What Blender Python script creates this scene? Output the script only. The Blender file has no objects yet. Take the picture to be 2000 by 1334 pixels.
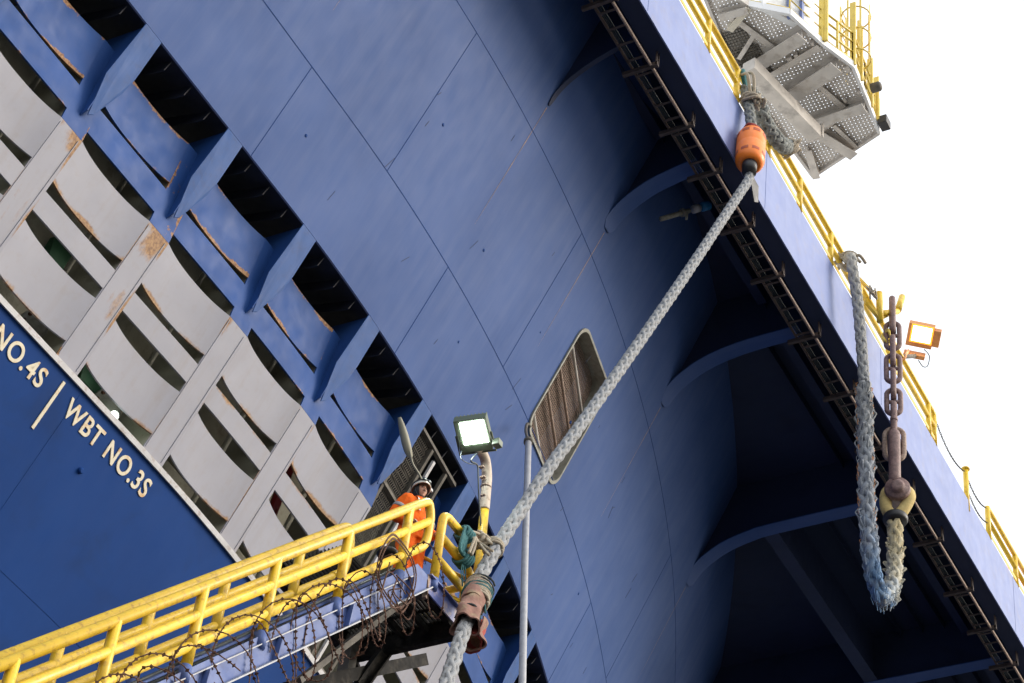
import bpy, bmesh, math, random
from mathutils import Vector, Matrix, noise
random.seed(7)
SC = bpy.context.scene
COL = SC.collection
rad = math.radians
# World axes follow the ship: x = outboard, y = along the ship, z = up. Metres.
# ------------------------------------------------------------------ camera
F, PITCH, ROLL, AZ = 4500.0, rad(42), rad(7.7), rad(32.9)
CAM = Vector((0, 0, 1.7))
_fh = Vector((-math.sin(AZ), math.cos(AZ), 0)); _rt = Vector((math.cos(AZ), math.sin(AZ), 0)); _up = Vector((0, 0, 1))
_f = _fh*math.cos(PITCH) + _up*math.sin(PITCH)
_u = _rt.cross(_f)
_X = _rt*math.cos(ROLL) + _u*math.sin(ROLL)
_Y = -_rt*math.sin(ROLL) + _u*math.cos(ROLL)
cd = bpy.data.cameras.new("camera"); cam = bpy.data.objects.new("camera", cd); COL.objects.link(cam)
cd.sensor_width = 36; cd.lens = F/2000*36; cd.clip_end = 3000; cd.clip_start = .1
cam.matrix_world = Matrix(((_X.x, _Y.x, -_f.x, CAM.x), (_X.y, _Y.y, -_f.y, CAM.y), (_X.z, _Y.z, -_f.z, CAM.z), (0, 0, 0, 1)))
SC.camera = cam
def at(px, py, axis, v):
    """point on the plane axis = v (0 outboard, 1 along, 2 up) met by the sight line of a photo point"""
    d = _f*F + _X*(px-1000) - _Y*(py-667)
    t = (v-CAM[axis])/d[axis]
    return CAM + d*t
# ------------------------------------------------------------------ light
SUN_EL, SUN_AZ = rad(26), rad(34)          # azimuth measured from +x (outboard) towards +y
w = bpy.data.worlds.new("World"); SC.world = w; w.use_nodes = True
nt = w.node_tree; nt.nodes.clear()
out = nt.nodes.new("ShaderNodeOutputWorld"); add = nt.nodes.new("ShaderNodeAddShader")
b1 = nt.nodes.new("ShaderNodeBackground"); b2 = nt.nodes.new("ShaderNodeBackground")
sky = nt.nodes.new("ShaderNodeTexSky"); sky.sky_type = 'NISHITA'; sky.sun_disc = False
sky.sun_elevation = SUN_EL; sky.sun_rotation = math.pi/2 - SUN_AZ; sky.dust_density = 4; sky.air_density = 1.2
nt.links.new(sky.outputs[0], b1.inputs[0]); b1.inputs[1].default_value = .05
b2.inputs[0].default_value = (.97, .985, 1, 1); b2.inputs[1].default_value = .62     # the white cloud cover
nt.links.new(b1.outputs[0], add.inputs[0]); nt.links.new(b2.outputs[0], add.inputs[1]); nt.links.new(add.outputs[0], out.inputs[0])
sd = bpy.data.lights.new("sun", 'SUN'); sd.energy = 1.1; sd.angle = rad(22); sd.color = (1, .96, .9)
so = bpy.data.objects.new("sun", sd); COL.objects.link(so)
sv = Vector((math.cos(SUN_AZ)*math.cos(SUN_EL), math.sin(SUN_AZ)*math.cos(SUN_EL), math.sin(SUN_EL)))
so.rotation_euler = (-sv).to_track_quat('-Z', 'Y').to_euler(); so.location = (30, 0, 60)
SC.view_settings.view_transform = 'Standard'; SC.view_settings.look = 'None'; SC.view_settings.exposure = 1.0; SC.view_settings.gamma = 1
# ------------------------------------------------------------------ materials
def nodes(m): m.use_nodes = True; t = m.node_tree; return t, t.nodes["Principled BSDF"]
def link(t, a, b): t.links.new(a, b)
def mathn(t, op, a, b=None, c=None):
    n = t.nodes.new("ShaderNodeMath"); n.operation = op
    for i, v in enumerate((a, b, c)):
        if v is None: continue
        if hasattr(v, 'links'): link(t, v, n.inputs[i])
        else: n.inputs[i].default_value = v
    return n.outputs[0]
def noisen(t, scale, detail=4, vec=None, mapscale=None, rough=.55, dist=0):
    if vec is None: vec = t.nodes.new("ShaderNodeTexCoord").outputs["Object"]
    if mapscale:
        mp = t.nodes.new("ShaderNodeMapping"); mp.inputs["Scale"].default_value = mapscale; link(t, vec, mp.inputs[0]); vec = mp.outputs[0]
    n = t.nodes.new("ShaderNodeTexNoise"); n.inputs["Scale"].default_value = scale; n.inputs["Detail"].default_value = detail
    n.inputs["Roughness"].default_value = rough; n.inputs["Distortion"].default_value = dist
    link(t, vec, n.inputs["Vector"]); return n.outputs[0]
def ramp(t, fac, p0, p1, c0=(0, 0, 0, 1), c1=(1, 1, 1, 1)):
    r = t.nodes.new("ShaderNodeValToRGB"); r.color_ramp.elements[0].position = p0; r.color_ramp.elements[1].position = p1
    r.color_ramp.elements[0].color = c0; r.color_ramp.elements[1].color = c1; link(t, fac, r.inputs[0]); return r.outputs[0]
def mix(t, fac, a, b):
    n = t.nodes.new("ShaderNodeMix"); n.data_type = 'RGBA'
    for s, v in ((n.inputs[0], fac), (n.inputs[6], a), (n.inputs[7], b)):
        if hasattr(v, 'links'): link(t, v, s)
        elif isinstance(v, (int, float)): s.default_value = v
        else: s.default_value = (*v[:3], 1)
    return n.outputs[2]
def bump(t, p, h, strength=.2, dist=.02):
    b = t.nodes.new("ShaderNodeBump"); b.inputs["Strength"].default_value = strength; b.inputs["Distance"].default_value = dist
    link(t, h, b.inputs["Height"]); link(t, b.outputs[0], p.inputs["Normal"])
def sc(c, k): return tuple(min(1, v*k) for v in c)
def mat(name, col, rough=.5, metal=0, var=.25, scale=3, grime=0, grimecol=(.06, .045, .03), gscale=6, streak=None, bumps=0, bscale=20, rustattr=False, spec=.5, coat=0):
    m = bpy.data.materials.new(name); t, p = nodes(m)
    p.inputs["Roughness"].default_value = rough; p.inputs["Metallic"].default_value = metal
    p.inputs["Specular IOR Level"].default_value = spec
    n = noisen(t, scale, 5)
    c = mix(t, ramp(t, n, .3, .7), sc(col, 1-var), sc(col, 1+var))
    if streak:
        n2 = noisen(t, 1, 5, mapscale=streak[0]); c = mix(t, mathn(t, 'MULTIPLY', ramp(t, n2, streak[3], streak[4]), streak[2]), c, streak[1])
    if grime:
        n3 = noisen(t, gscale, 8, rough=.65); c = mix(t, mathn(t, 'MULTIPLY', ramp(t, n3, .52, .68), grime), c, grimecol)
    if rustattr:
        a = t.nodes.new("ShaderNodeAttribute"); a.attribute_name = "rust"
        nn = noisen(t, 7, 8, rough=.7) if rustattr == 1 else mathn(t, 'ADD', mathn(t, 'MULTIPLY', noisen(t, 1, 6, mapscale=(1.3, 11, 1.3), rough=.6), .6), mathn(t, 'MULTIPLY', noisen(t, 9, 6, rough=.6), .4))
        f = ramp(t, mathn(t, 'ADD', mathn(t, 'MULTIPLY', a.outputs["Fac"], .62), mathn(t, 'SUBTRACT', nn, .42)), .4, .5 if rustattr == 1 else .66)
        rc = mix(t, ramp(t, noisen(t, 22, 6), .35, .65), (.17, .07, .02), (.4, .22, .08))
        c = mix(t, mathn(t, 'MULTIPLY', f, .92), c, rc)
    link(t, c, p.inputs["Base Color"])
    link(t, ramp(t, noisen(t, scale*2.3, 4), .25, .8, (max(.05, rough-.12),)*3+(1,), (min(1, rough+.12),)*3+(1,)), p.inputs["Roughness"])
    if bumps: bump(t, p, noisen(t, bscale, 6), bumps, .02)
    if coat: p.inputs["Coat Weight"].default_value = coat
    return m
def hullpaint(name, col, pale, palef, rough=.38, dark=None, spec=.3):
    """sun-bleached marine paint: chalky streaks running up the plating, big soft patches, shallow plate buckling"""
    m = bpy.data.materials.new(name); t, p = nodes(m)
    obj = t.nodes.new("ShaderNodeTexCoord").outputs["Object"]; p.inputs["Specular IOR Level"].default_value = spec
    patch = ramp(t, noisen(t, .35, 4, obj), .3, .7)
    streaks = ramp(t, noisen(t, 1, 6, obj, (.35, 4.2, .3), rough=.6), .42, .72)
    fine = ramp(t, noisen(t, 1, 5, obj, (1.5, 22, 1.2)), .4, .75)
    c = mix(t, patch, sc(col, .86), sc(col, 1.12))
    f = mathn(t, 'MULTIPLY', mathn(t, 'ADD', mathn(t, 'MULTIPLY', streaks, .42), mathn(t, 'MULTIPLY', patch, .6)), palef)
    c = mix(t, f, c, pale)
    c = mix(t, mathn(t, 'MULTIPLY', fine, .08), c, sc(pale, 1.1))
    specks = ramp(t, noisen(t, 9, 3, obj, rough=.8), .74, .78)
    c = mix(t, mathn(t, 'MULTIPLY', specks, .35), c, sc(col, .45))
    if dark:
        c = mix(t, mathn(t, 'MULTIPLY', ramp(t, noisen(t, .8, 6, obj, (1, 1, 1), dist=.6), .55, .8), .5), c, dark)
    link(t, c, p.inputs["Base Color"])
    link(t, ramp(t, noisen(t, 2.2, 5, obj, (1, 2, 1)), .3, .75, (rough-.03,)*3+(1,), (rough+.07,)*3+(1,)), p.inputs["Roughness"])
    wv = t.nodes.new("ShaderNodeTexWave"); wv.bands_direction = 'Y'; wv.inputs["Scale"].default_value = .42; wv.inputs["Distortion"].default_value = 1.2; link(t, obj, wv.inputs["Vector"])
    h = mathn(t, 'ADD', mathn(t, 'ADD', noisen(t, 1.1, 2, obj), mathn(t, 'MULTIPLY', wv.outputs[1], .25)), mathn(t, 'MULTIPLY', noisen(t, 30, 4, obj), .03))
    bump(t, p, h, .07, .05)
    return m
BLUE = (.034, .087, .272)
M = dict(
 hull=hullpaint("blue_hull_paint", BLUE, (.105, .155, .325), .55, .55, None, .2),
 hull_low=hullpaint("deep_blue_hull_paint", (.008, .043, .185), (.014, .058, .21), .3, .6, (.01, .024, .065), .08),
 soffit=hullpaint("shaded_blue_paint", (.022, .036, .09), (.04, .052, .11), .4, .6, (.01, .014, .03)),  # hull blue with the overhang's shade put into its colour
 fascia=mat("sky_lit_blue_paint", (.155, .205, .42), .5, spec=.3, var=.05, scale=1.2, streak=((.5, 5, .35), (.22, .27, .47), .35, .5, .8), grime=.35, grimecol=(.2, .2, .28), gscale=2.5),  # hull blue with the brighter sky light put into a paler base colour
 frame=mat("blue_frame_paint", (.034, .094, .28), .5, spec=.2, var=.12, scale=2, streak=((.6, 9, .6), (.13, .19, .4), .35, .5, .8), grime=.2, rustattr=True),
 panel_blue=mat("blue_panel_paint", (.02, .07, .25), .6, spec=.2, var=.12, scale=1.4, streak=((.6, 7, .5), (.045, .1, .3), .35, .5, .8), rustattr=True),
 panel_white=mat("off_white_paint", (.305, .31, .365), .5, spec=.35, var=.05, scale=1.2, streak=((.5, 6, .4), (.25, .215, .19), .3, .52, .8), grime=.12, grimecol=(.25, .19, .12), rustattr=2),
 rim=mat("worn_white_edge", (.5, .5, .52), .45, var=.15, grime=.5, grimecol=(.2, .1, .05), gscale=9),
 olive=mat("grimy_olive_primer", (.33, .32, .25), .65, var=.3, scale=1.5, grime=.5, gscale=3),
 dark=mat("near_black_shade_paint", (.012, .015, .028), .6, var=.3),  # cavity shade put into a near-black colour; the zip shares it
 rust=mat("rusted_steel", (.085, .035, .018), .8, var=.45, scale=25, bumps=.5, bscale=60),
 chain=mat("weathered_chain_steel", (.2, .125, .115), .6, var=.35, scale=18, grime=.4, grimecol=(.13, .06, .04), gscale=14, bumps=.35, bscale=60),
 ringrust=mat("bleached_rust_steel", (.33, .24, .19), .7, var=.4, scale=25, grime=.5, grimecol=(.16, .08, .05), gscale=18, bumps=.35, bscale=60),
 traysteel=mat("brown_tray_steel", (.085, .062, .055), .65, var=.4, scale=6, grime=.4, gscale=9),
 yellow=mat("yellow_handrail_paint", (.72, .47, .025), .42, var=.1, scale=5, grime=.75, grimecol=(.32, .17, .03), gscale=11, bumps=.08, bscale=30),
 yellow_pale=mat("pale_yellow_paint", (.74, .55, .1), .45, var=.08, scale=4, grime=.25, grimecol=(.35, .25, .1), gscale=9),
 stair_blue=mat("scuffed_stair_paint", (.07, .115, .3), .5, spec=.3, var=.12, scale=2.5, grime=.5, grimecol=(.05, .06, .12), gscale=5),
 worn=mat("chipped_blue_plate", (.09, .12, .33), .5, var=.2, scale=4, grime=.95, grimecol=(.42, .33, .28), gscale=5),
 black=mat("black_grating_steel", (.016, .015, .014), .75, spec=.1, var=.4, scale=6, grime=.4, grimecol=(.08, .07, .055)),
 greysteel=mat("grey_dirty_steel", (.12, .11, .095), .7, spec=.2, var=.3, scale=5, grime=.5, grimecol=(.07, .055, .045)),
 plat=mat("platform_underside_paint", (.56, .53, .5), .6, var=.07, scale=2.5, grime=.5, grimecol=(.2, .15, .11), gscale=3),
 plat_dark=mat("soiled_beam_paint", (.58, .54, .5), .6, var=.2, scale=1.5, grime=.5, grimecol=(.1, .085, .08), gscale=2),
 plat_beige=mat("beige_girder_paint", (.6, .56, .47), .55, var=.1, scale=2, grime=.4, grimecol=(.3, .25, .17), gscale=3),
 white=mat("white_paint", (.75, .76, .78), .5, var=.05),
 pole=mat("galvanised_pole", (.36, .37, .4), .5, var=.12, scale=8, grime=.4, grimecol=(.15, .13, .13), gscale=16),
 lamppole=mat("flaking_cream_pole", (.5, .42, .34), .6, var=.15, scale=9, grime=.8, grimecol=(.22, .12, .07), gscale=12),
 lamp=mat("floodlight_housing", (.1, .13, .09), .5, var=.15),
 lamp2=mat("glow_tinted_housing", (.62, .27, .09), .6, var=.15),  # orange lamp glow painted into the housing; loose rope threads share it
 orange=mat("orange_float_plastic", (1, .235, .022), .42, var=.04, scale=5, grime=.1, grimecol=(.6, .13, .03)),
 blackplastic=mat("black_plastic", (.02, .02, .022), .5),
 cable=mat("black_cable", (.02, .03, .035), .5),
 coverall=mat("orange_coverall_cloth", (.85, .14, .012), .85, var=.12, scale=10, bumps=.5, bscale=14, spec=.2),
 reflect=mat("silver_reflective_tape", (.27, .28, .29), .35, var=.1),
 skin=mat("skin", (.4, .2, .13), .55, var=.1, scale=20),
 hair=mat("black_hood_cloth", (.012, .012, .014), .85),
 helmet=mat("scuffed_white_helmet", (.58, .56, .5), .35, var=.12, scale=14, grime=.5, grimecol=(.22, .2, .18), gscale=18),
 boots=mat("black_boot_leather", (.02, .018, .016), .6),
 glass=mat("goggle_lens", (.03, .04, .04), .12),
 canvas=mat("faded_pink_canvas", (.24, .135, .11), .9, var=.2, scale=9, grime=.8, grimecol=(.38, .33, .2), gscale=3.5, bumps=.6, bscale=12, spec=.2),
 redcloth=mat("red_lining_cloth", (.3, .05, .04), .9, var=.2, scale=9),
 green_rope=mat("teal_rope_fibre", (.03, .13, .14), .85, var=.3, scale=60, bumps=.6, bscale=90),
 beige_rope=mat("beige_rope_fibre", (.36, .31, .24), .9, var=.3, scale=60, bumps=.6, bscale=90),
 dark_rope=mat("black_cord", (.02, .03, .035), .85),
 rope=mat("grey_rope_fibre", (.31, .32, .335), .9, var=.14, scale=7, grime=.45, grimecol=(.24, .22, .18), gscale=10, bumps=.7, bscale=80, spec=.2),
 oldrope=mat("dirty_grey_rope_fibre", (.24, .25, .24), .9, var=.25, scale=9, grime=.5, grimecol=(.13, .13, .1), gscale=8, bumps=.8, bscale=70, spec=.2),
 eyecloth=mat("yellow_chafe_cloth", (.55, .42, .17), .85, var=.15, scale=8, grime=.4, grimecol=(.3, .2, .09), bumps=.5, bscale=15),
 letter=mat("cream_letter_paint", (.66, .6, .46), .5, var=.08, scale=6, grime=.85, grimecol=(.55, .28, .07), gscale=4.5),
 water=mat("dark_harbour_water", (.012, .02, .024), .12, bumps=.6, bscale=1.2),
 concrete=mat("quay_concrete", (.08, .078, .073), .85, var=.2, scale=.5, grime=.4),
 greenvalve=mat("green_fitting_paint", (.03, .12, .06), .4), 
 valve=mat("grey_flange_paint", (.28, .28, .24), .5, var=.2, scale=9, grime=.5, grimecol=(.12, .07, .04)),
 bluecap=mat("bright_blue_cap", (.02, .2, .45), .4),
 orange_dark=mat('orange_slot_plastic', (.42, .075, .01), .5),
 deckpaint=mat('light_grey_deck_paint', (.62, .62, .6), .7),  # unseen deck top, made light to bounce fill up under the platform
 red=mat("red_pipe_paint", (.2, .01, .012), .5),
)
def emis(name, col, s):
    m = bpy.data.materials.new(name); t, p = nodes(m)
    p.inputs["Base Color"].default_value = (*col, 1); p.inputs["Emission Color"].default_value = (*col, 1); p.inputs["Emission Strength"].default_value = s
    return m
M['led'] = emis("white_led_glow", (.9, 1, .92), 30); M['warm'] = emis("warm_lamp_glow", (1, .85, .55), 5)
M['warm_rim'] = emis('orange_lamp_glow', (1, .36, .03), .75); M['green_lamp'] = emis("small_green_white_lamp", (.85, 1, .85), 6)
# painted rope that turns from grey through blue to cream along its length
def ropemix():
    m = bpy.data.materials.new("stained_rope_fibre"); t, p = nodes(m); p.inputs["Roughness"].default_value = .9; p.inputs["Specular IOR Level"].default_value = .2
    a = t.nodes.new("ShaderNodeAttribute"); a.attribute_name = "tint"
    n = mathn(t, 'ADD', a.outputs["Fac"], mathn(t, 'MULTIPLY', mathn(t, 'SUBTRACT', noisen(t, 4, 5), .5), .25))
    r = t.nodes.new("ShaderNodeValToRGB"); link(t, n, r.inputs[0]); cr = r.color_ramp
    cr.elements[0].position = 0; cr.elements[0].color = (.4, .39, .36, 1); cr.elements[1].position = 1; cr.elements[1].color = (.5, .42, .25, 1)
    for ps, c in ((.35, (.3, .31, .32)), (.62, (.29, .32, .37)), (.73, (.13, .235, .4)), (.79, (.36, .4, .43)), (.86, (.5, .47, .38))):
        e = cr.elements.new(ps); e.color = (*c, 1)
    c = mix(t, mathn(t, 'MULTIPLY', ramp(t, noisen(t, 11, 6, rough=.7), .5, .72), .5), r.outputs[0], (.16, .16, .15))
    link(t, c, p.inputs["Base Color"]); bump(t, p, noisen(t, 80, 5), .7, .02); return m
M['rope_mix'] = ropemix()
# ------------------------------------------------------------------ mesh builder
class MB:
    def __init__(s): s.v = []; s.f = []; s.a = []; s.mi = []; s.cm = 0
    def vert(s, p, a=0.0): s.v.append(tuple(p)); s.a.append(a); return len(s.v)-1
    def face(s, *i): s.f.append(i); s.mi.append(s.cm)
    def grid(s, rows, attr=None, flip=False):
        n = len(rows[0]); b = len(s.v)
        for i, r in enumerate(rows):
            for j, p in enumerate(r): s.vert(p, attr[i][j] if attr else 0)
        for i in range(len(rows)-1):
            for j in range(n-1):
                q = (b+i*n+j, b+i*n+j+1, b+(i+1)*n+j+1, b+(i+1)*n+j)
                s.face(*(q[::-1] if flip else q))
    def box(s, c, sz, rot=None):
        c = Vector(c); h = Vector(sz)/2; b = len(s.v)
        for x in (-1, 1):
            for y in (-1, 1):
                for z in (-1, 1):
                    p = Vector((x*h.x, y*h.y, z*h.z)); s.vert(c + (rot @ p if rot else p))
        for q in ((0, 1, 3, 2), (4, 6, 7, 5), (0, 4, 5, 1), (2, 3, 7, 6), (0, 2, 6, 4), (1, 5, 7, 3)): s.face(*[b+i for i in q])
        return s
    def bar(s, p, q, w, h, up=(0, 0, 1)):
        p = Vector(p); q = Vector(q); d = q-p; L = d.length; y = d/L; u = Vector(up)
        x = y.cross(u)
        if x.length < 1e-4: x = y.cross(Vector((1, 0, 0)))
        x.normalize(); z = x.cross(y); R = Matrix((x, y, z)).transposed()
        return s.box((p+q)/2, (w, L, h), R)
    def ibar(s, p, q, w, h, t=.02, up=(0, 0, 1)):
        p = Vector(p); q = Vector(q); y = (q-p).normalized(); x = y.cross(Vector(up)).normalized(); z = x.cross(y)
        for sg in (1, -1): s.bar(p+z*sg*(h/2-t/2), q+z*sg*(h/2-t/2), w, t, up)
        s.bar(p, q, t, h-2*t-.004, up); return s
    def tube(s, pts, r, n=10, closed=False, cap=True, attr=None, flat=1.0):
        pts = [Vector(p) for p in pts]; N = len(pts); b = len(s.v); prev = None
        rs = r if isinstance(r, (list, tuple)) else [r]*N
        for i, p in enumerate(pts):
            if closed: t = pts[(i+1) % N]-pts[i-1]
            else: t = pts[min(i+1, N-1)]-pts[max(i-1, 0)]
            t.normalize()
            if prev is None:
                a = Vector((0, 0, 1)) if abs(t.z) < .9 else Vector((1, 0, 0)); x = t.cross(a).normalized()
            else: x = (prev - t*prev.dot(t)).normalized()
            prev = x; y = t.cross(x)
            for k in range(n):
                an = 2*math.pi*k/n; s.vert(p + x*math.cos(an)*rs[i] + y*math.sin(an)*rs[i]*flat, attr[i] if attr else 0)
        for i in range(N if closed else N-1):
            for k in range(n):
                j = (i+1) % N
                s.face(b+i*n+k, b+i*n+(k+1) % n, b+j*n+(k+1) % n, b+j*n+k)
        if cap and not closed:
            s.face(*[b+k for k in range(n)][::-1]); s.face(*[b+(N-1)*n+k for k in range(n)])
        return s
    def lathe(s, prof, c, axis=(0, 0, 1), n=24, xdir=None):
        """prof: list of (radius, height) along axis from c"""
        c = Vector(c); z = Vector(axis).normalized(); a = Vector((0, 0, 1)) if abs(z.z) < .9 else Vector((1, 0, 0))
        x = Vector(xdir) if xdir else z.cross(a).normalized(); y = z.cross(x); b = len(s.v)
        for r, h in prof:
            for k in range(n):
                an = 2*math.pi*k/n; s.vert(c + z*h + x*r*math.cos(an) + y*r*math.sin(an))
        for i in range(len(prof)-1):
            for k in range(n): s.face(b+i*n+k, b+i*n+(k+1) % n, b+(i+1)*n+(k+1) % n, b+(i+1)*n+k)
        s.face(*[b+k for k in range(n)][::-1]); s.face(*[b+(len(prof)-1)*n+k for k in range(n)]); return s
    def prism(s, poly, d):
        """poly: list of 3-D points (planar), extruded by vector d"""
        b = len(s.v); n = len(poly); d = Vector(d)
        for p in poly: s.vert(p)
        for p in poly: s.vert(Vector(p)+d)
        s.face(*range(b, b+n)); s.face(*range(b+2*n-1, b+n-1, -1))
        for i in range(n): s.face(b+i, b+n+i, b+n+(i+1) % n, b+(i+1) % n)
        return s
    def build(s, name, m, parent=None, smooth=False, bevel=0, attrname=None, fixn=True):
        me = bpy.data.meshes.new(name); off = parent_world(parent) if parent else Vector((0, 0, 0))
        me.from_pydata([tuple(Vector(v)-off) for v in s.v], [], s.f); me.update()
        if attrname:
            at_ = me.attributes.new(attrname, 'FLOAT', 'POINT'); at_.data.foreach_set('value', s.a)
        if fixn:
            bm = bmesh.new(); bm.from_mesh(me); bmesh.ops.recalc_face_normals(bm, faces=bm.faces); bm.to_mesh(me); bm.free()
        for mm in (m if isinstance(m, (list, tuple)) else [m]): me.materials.append(mm if not isinstance(mm, str) else M[mm])
        for i, p in enumerate(me.polygons):
            p.material_index = s.mi[i] if i < len(s.mi) else 0; p.use_smooth = smooth
        o = bpy.data.objects.new(name, me); COL.objects.link(o)
        if parent: o.parent = parent
        if smooth:
            try: me.shade_smooth_by_angle(rad(40)) if hasattr(me, 'shade_smooth_by_angle') else None
            except Exception: pass
        if bevel:
            bv = o.modifiers.new("edge", 'BEVEL'); bv.width = bevel; bv.segments = 2; bv.limit_method = 'ANGLE'
        return o
def parent_world(p):
    v = Vector((0, 0, 0))
    while p: v += p.location; p = p.parent
    return v
def thing(name, loc, label, cat, group=None):
    o = bpy.data.objects.new(name, None); COL.objects.link(o); o.location = loc; o.empty_display_size = .3
    return tag(o, label, cat, group)
def tag(o, label=None, cat=None, group=None, kind=None):
    if label: o['label'] = label
    if cat: o['category'] = cat
    if group: o['group'] = group
    if kind: o['kind'] = kind
    return o
def cat_rom(pts, k=8, closed=False):
    pts = [Vector(p) for p in pts]; o = []; n = len(pts)
    for i in range(n if closed else n-1):
        if closed: a, b, c, d = pts[i-1], pts[i], pts[(i+1) % n], pts[(i+2) % n]
        else: a, b, c, d = pts[max(i-1, 0)], pts[i], pts[i+1], pts[min(i+2, n-1)]
        for j in range(k):
            t = j/k; o.append(.5*((2*b)+(c-a)*t+(2*a-5*b+4*c-d)*t*t+(3*b-a-3*c+d)*t**3))
    if not closed: o.append(pts[-1])
    return o
def resample(pts, step):
    o = [Vector(pts[0])]; acc = 0
    for a, b in zip(pts, pts[1:]):
        a = Vector(a); b = Vector(b); L = (b-a).length; d = step-acc
        while d <= L: o.append(a.lerp(b, d/L)); d += step
        acc = (acc+L) % step if L+acc >= step else acc+L
    return o
def braid(mb, path, R, lay, n=4, sr=.36, sides=6, jitter=0, per=14, attr=None):
    pts = resample(path, lay/per); N = len(pts); frames = []; prev = None
    for i in range(N):
        t = (pts[min(i+1, N-1)]-pts[max(i-1, 0)]).normalized()
        if prev is None: a = Vector((0, 0, 1)) if abs(t.z) < .9 else Vector((1, 0, 0)); x = t.cross(a).normalized()
        else: x = (prev-t*prev.dot(t)).normalized()
        prev = x; frames.append((x, t.cross(x)))
    for dr in (1, -1):
        for k in range(n):
            p2 = []
            ph = random.random()*9
            for i in range(N):
                wt = dr*2*math.pi*i/per; an = wt+2*math.pi*k/n
                rr = R*(.68 + dr*.11*math.cos(n*an))
                if jitter: rr *= 1+jitter*(noise.noise(Vector((i*.31, ph, k*3+dr))))
                x, y = frames[i]; p2.append(pts[i]+x*math.cos(an)*rr+y*math.sin(an)*rr)
            mb.tube(p2, R*sr, sides, attr=[attr(i/(N-1)) for i in range(N)] if attr else None)
    mb.tube(pts, R*.5, 6, attr=[attr(i/(N-1)) for i in range(N)] if attr else None)
    return pts
# ------------------------------------------------------------------ hull form
def f0(y):
    q = lambda y: -1.17934448e-02*y*y + 4.75337176e-01*y - 20.0535814
    if y < 20.15: return q(20.15)
    if y > 52: return q(52) + (y-52)*(2*-1.17934448e-02*52+.4753)
    return q(y)
K = .457
def hx(y, z, off=0.0): return f0(y) + K*(z-33.4) + off
def hp(y, z, off=0.0): return Vector((hx(y, z, off), y, z))
def nrm(y):
    ty = Vector((f0(y+.1)-f0(y-.1), .2, 0)); tz = Vector((K, 0, 1)); n = ty.cross(tz).normalized(); return n if n.x > 0 else -n
Z_RIM, Z_BW, Z_B, Z_SOF = 23.6, 26.05, 28.0, 35.9
def rec(z): return 0 if z < Z_BW else -.38*(z-Z_BW)/1.6
frs = [-1+0*0 for _ in range(0)] or [11.6+2.3*k for k in range(17)]     # slot wall frames
FR = [11.6, 13.9, 16.2, 18.5, 20.78, 23.07, 25.33, 27.65, 29.9, 32.2, 34.5, 36.8, 39.1, 41.4]

ship = thing('ship', (-20, 28, 2), 'huge blue ship side with white slotted wall at left and dark overhanging deck above', 'ship')
def frange(a, b, n): return [a+(b-a)*i/n for i in range(n+1)]
# lower hull
mb = MB(); zs = frange(6, Z_RIM, 12); ys = frange(4, 60, 60)
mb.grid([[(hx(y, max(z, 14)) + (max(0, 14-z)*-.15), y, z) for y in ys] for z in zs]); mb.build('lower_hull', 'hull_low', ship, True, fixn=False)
mb = MB(); zs = frange(-1.5, 6, 3)
mb.grid([[(hx(y, 14) - max(0, 14-z)*.15, y, z) for y in ys] for z in zs]); mb.build('waterline_band', 'redcloth', ship, True, fixn=False)
# white rim along the top of the lower hull
mb = MB(); ys = frange(6, 60, 108)
rows = [[hp(y, Z_RIM-.03, .002)+nrm(y)*(.0) for y in ys], [hp(y, Z_RIM-.03)+nrm(y)*.05 for y in ys], [hp(y, Z_RIM+.05)+nrm(y)*.05 for y in ys], [hp(y, Z_RIM+.05, -.12) for y in ys]]
mb.grid(rows); mb.build('rim', 'rim', ship)
# upper plating with the window hole
WY0, WY1, WZ0, WZ1 = 28.3, 30.15, 29.72, 31.95
def plating(ya, yb, za, zb, nm='upper_plating', m='hull', ny=2, nz=2):
    mb = MB(); mb.grid([[hp(y, z) for y in frange(ya, yb, ny)] for z in frange(za, zb, nz)]); return mb
mb = MB()
def addg(ya, yb, za, zb, ny, nz): mb.grid([[hp(y, z) for y in frange(ya, yb, ny)] for z in frange(za, zb, nz)])
addg(8, WY0, Z_B, WZ0, 60, 4); addg(8, WY0, WZ0, WZ1, 60, 4); addg(8, WY0, WZ1, Z_SOF, 60, 8)
addg(WY1, 60, Z_B, WZ0, 80, 4); addg(WY1, 60, WZ0, WZ1, 80, 4); addg(WY1, 60, WZ1, Z_SOF, 80, 8)
addg(WY0, WY1, Z_B, WZ0, 8, 4); addg(WY0, WY1, WZ1, Z_SOF, 8, 8)
# rounded corner fillets of the window
def wcorner(cy, cz, sy, sz, rr=.3, n=8):
    zk = 1.0
    b = mb.vert(hp(cy, cz)); ids = []
    for i in range(n+1):
        a = math.pi/2*i/n
        y = cy + sy*rr*(1-math.sin(a)); z = cz + sz*rr*zk*(1-math.cos(a)); ids.append(mb.vert(hp(y, z)))
    for i in range(n): mb.face(b, ids[i], ids[i+1])
for cy, sy in ((WY0, 1), (WY1, -1)):
    for cz, sz in ((WZ0, 1), (WZ1, -1)): wcorner(cy, cz, sy, sz)
mb.build('upper_plating', 'hull', ship, True)
# lip plate: the shell has thickness at its lower edge
mb = MB(); ys = frange(8, 60, 100)
mb.grid([[hp(y, Z_B) for y in ys], [hp(y, Z_B-.004)+Vector((-.03, 0, 0)) for y in ys]]); mb.build('shell_lip', 'fascia', ship)
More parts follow.
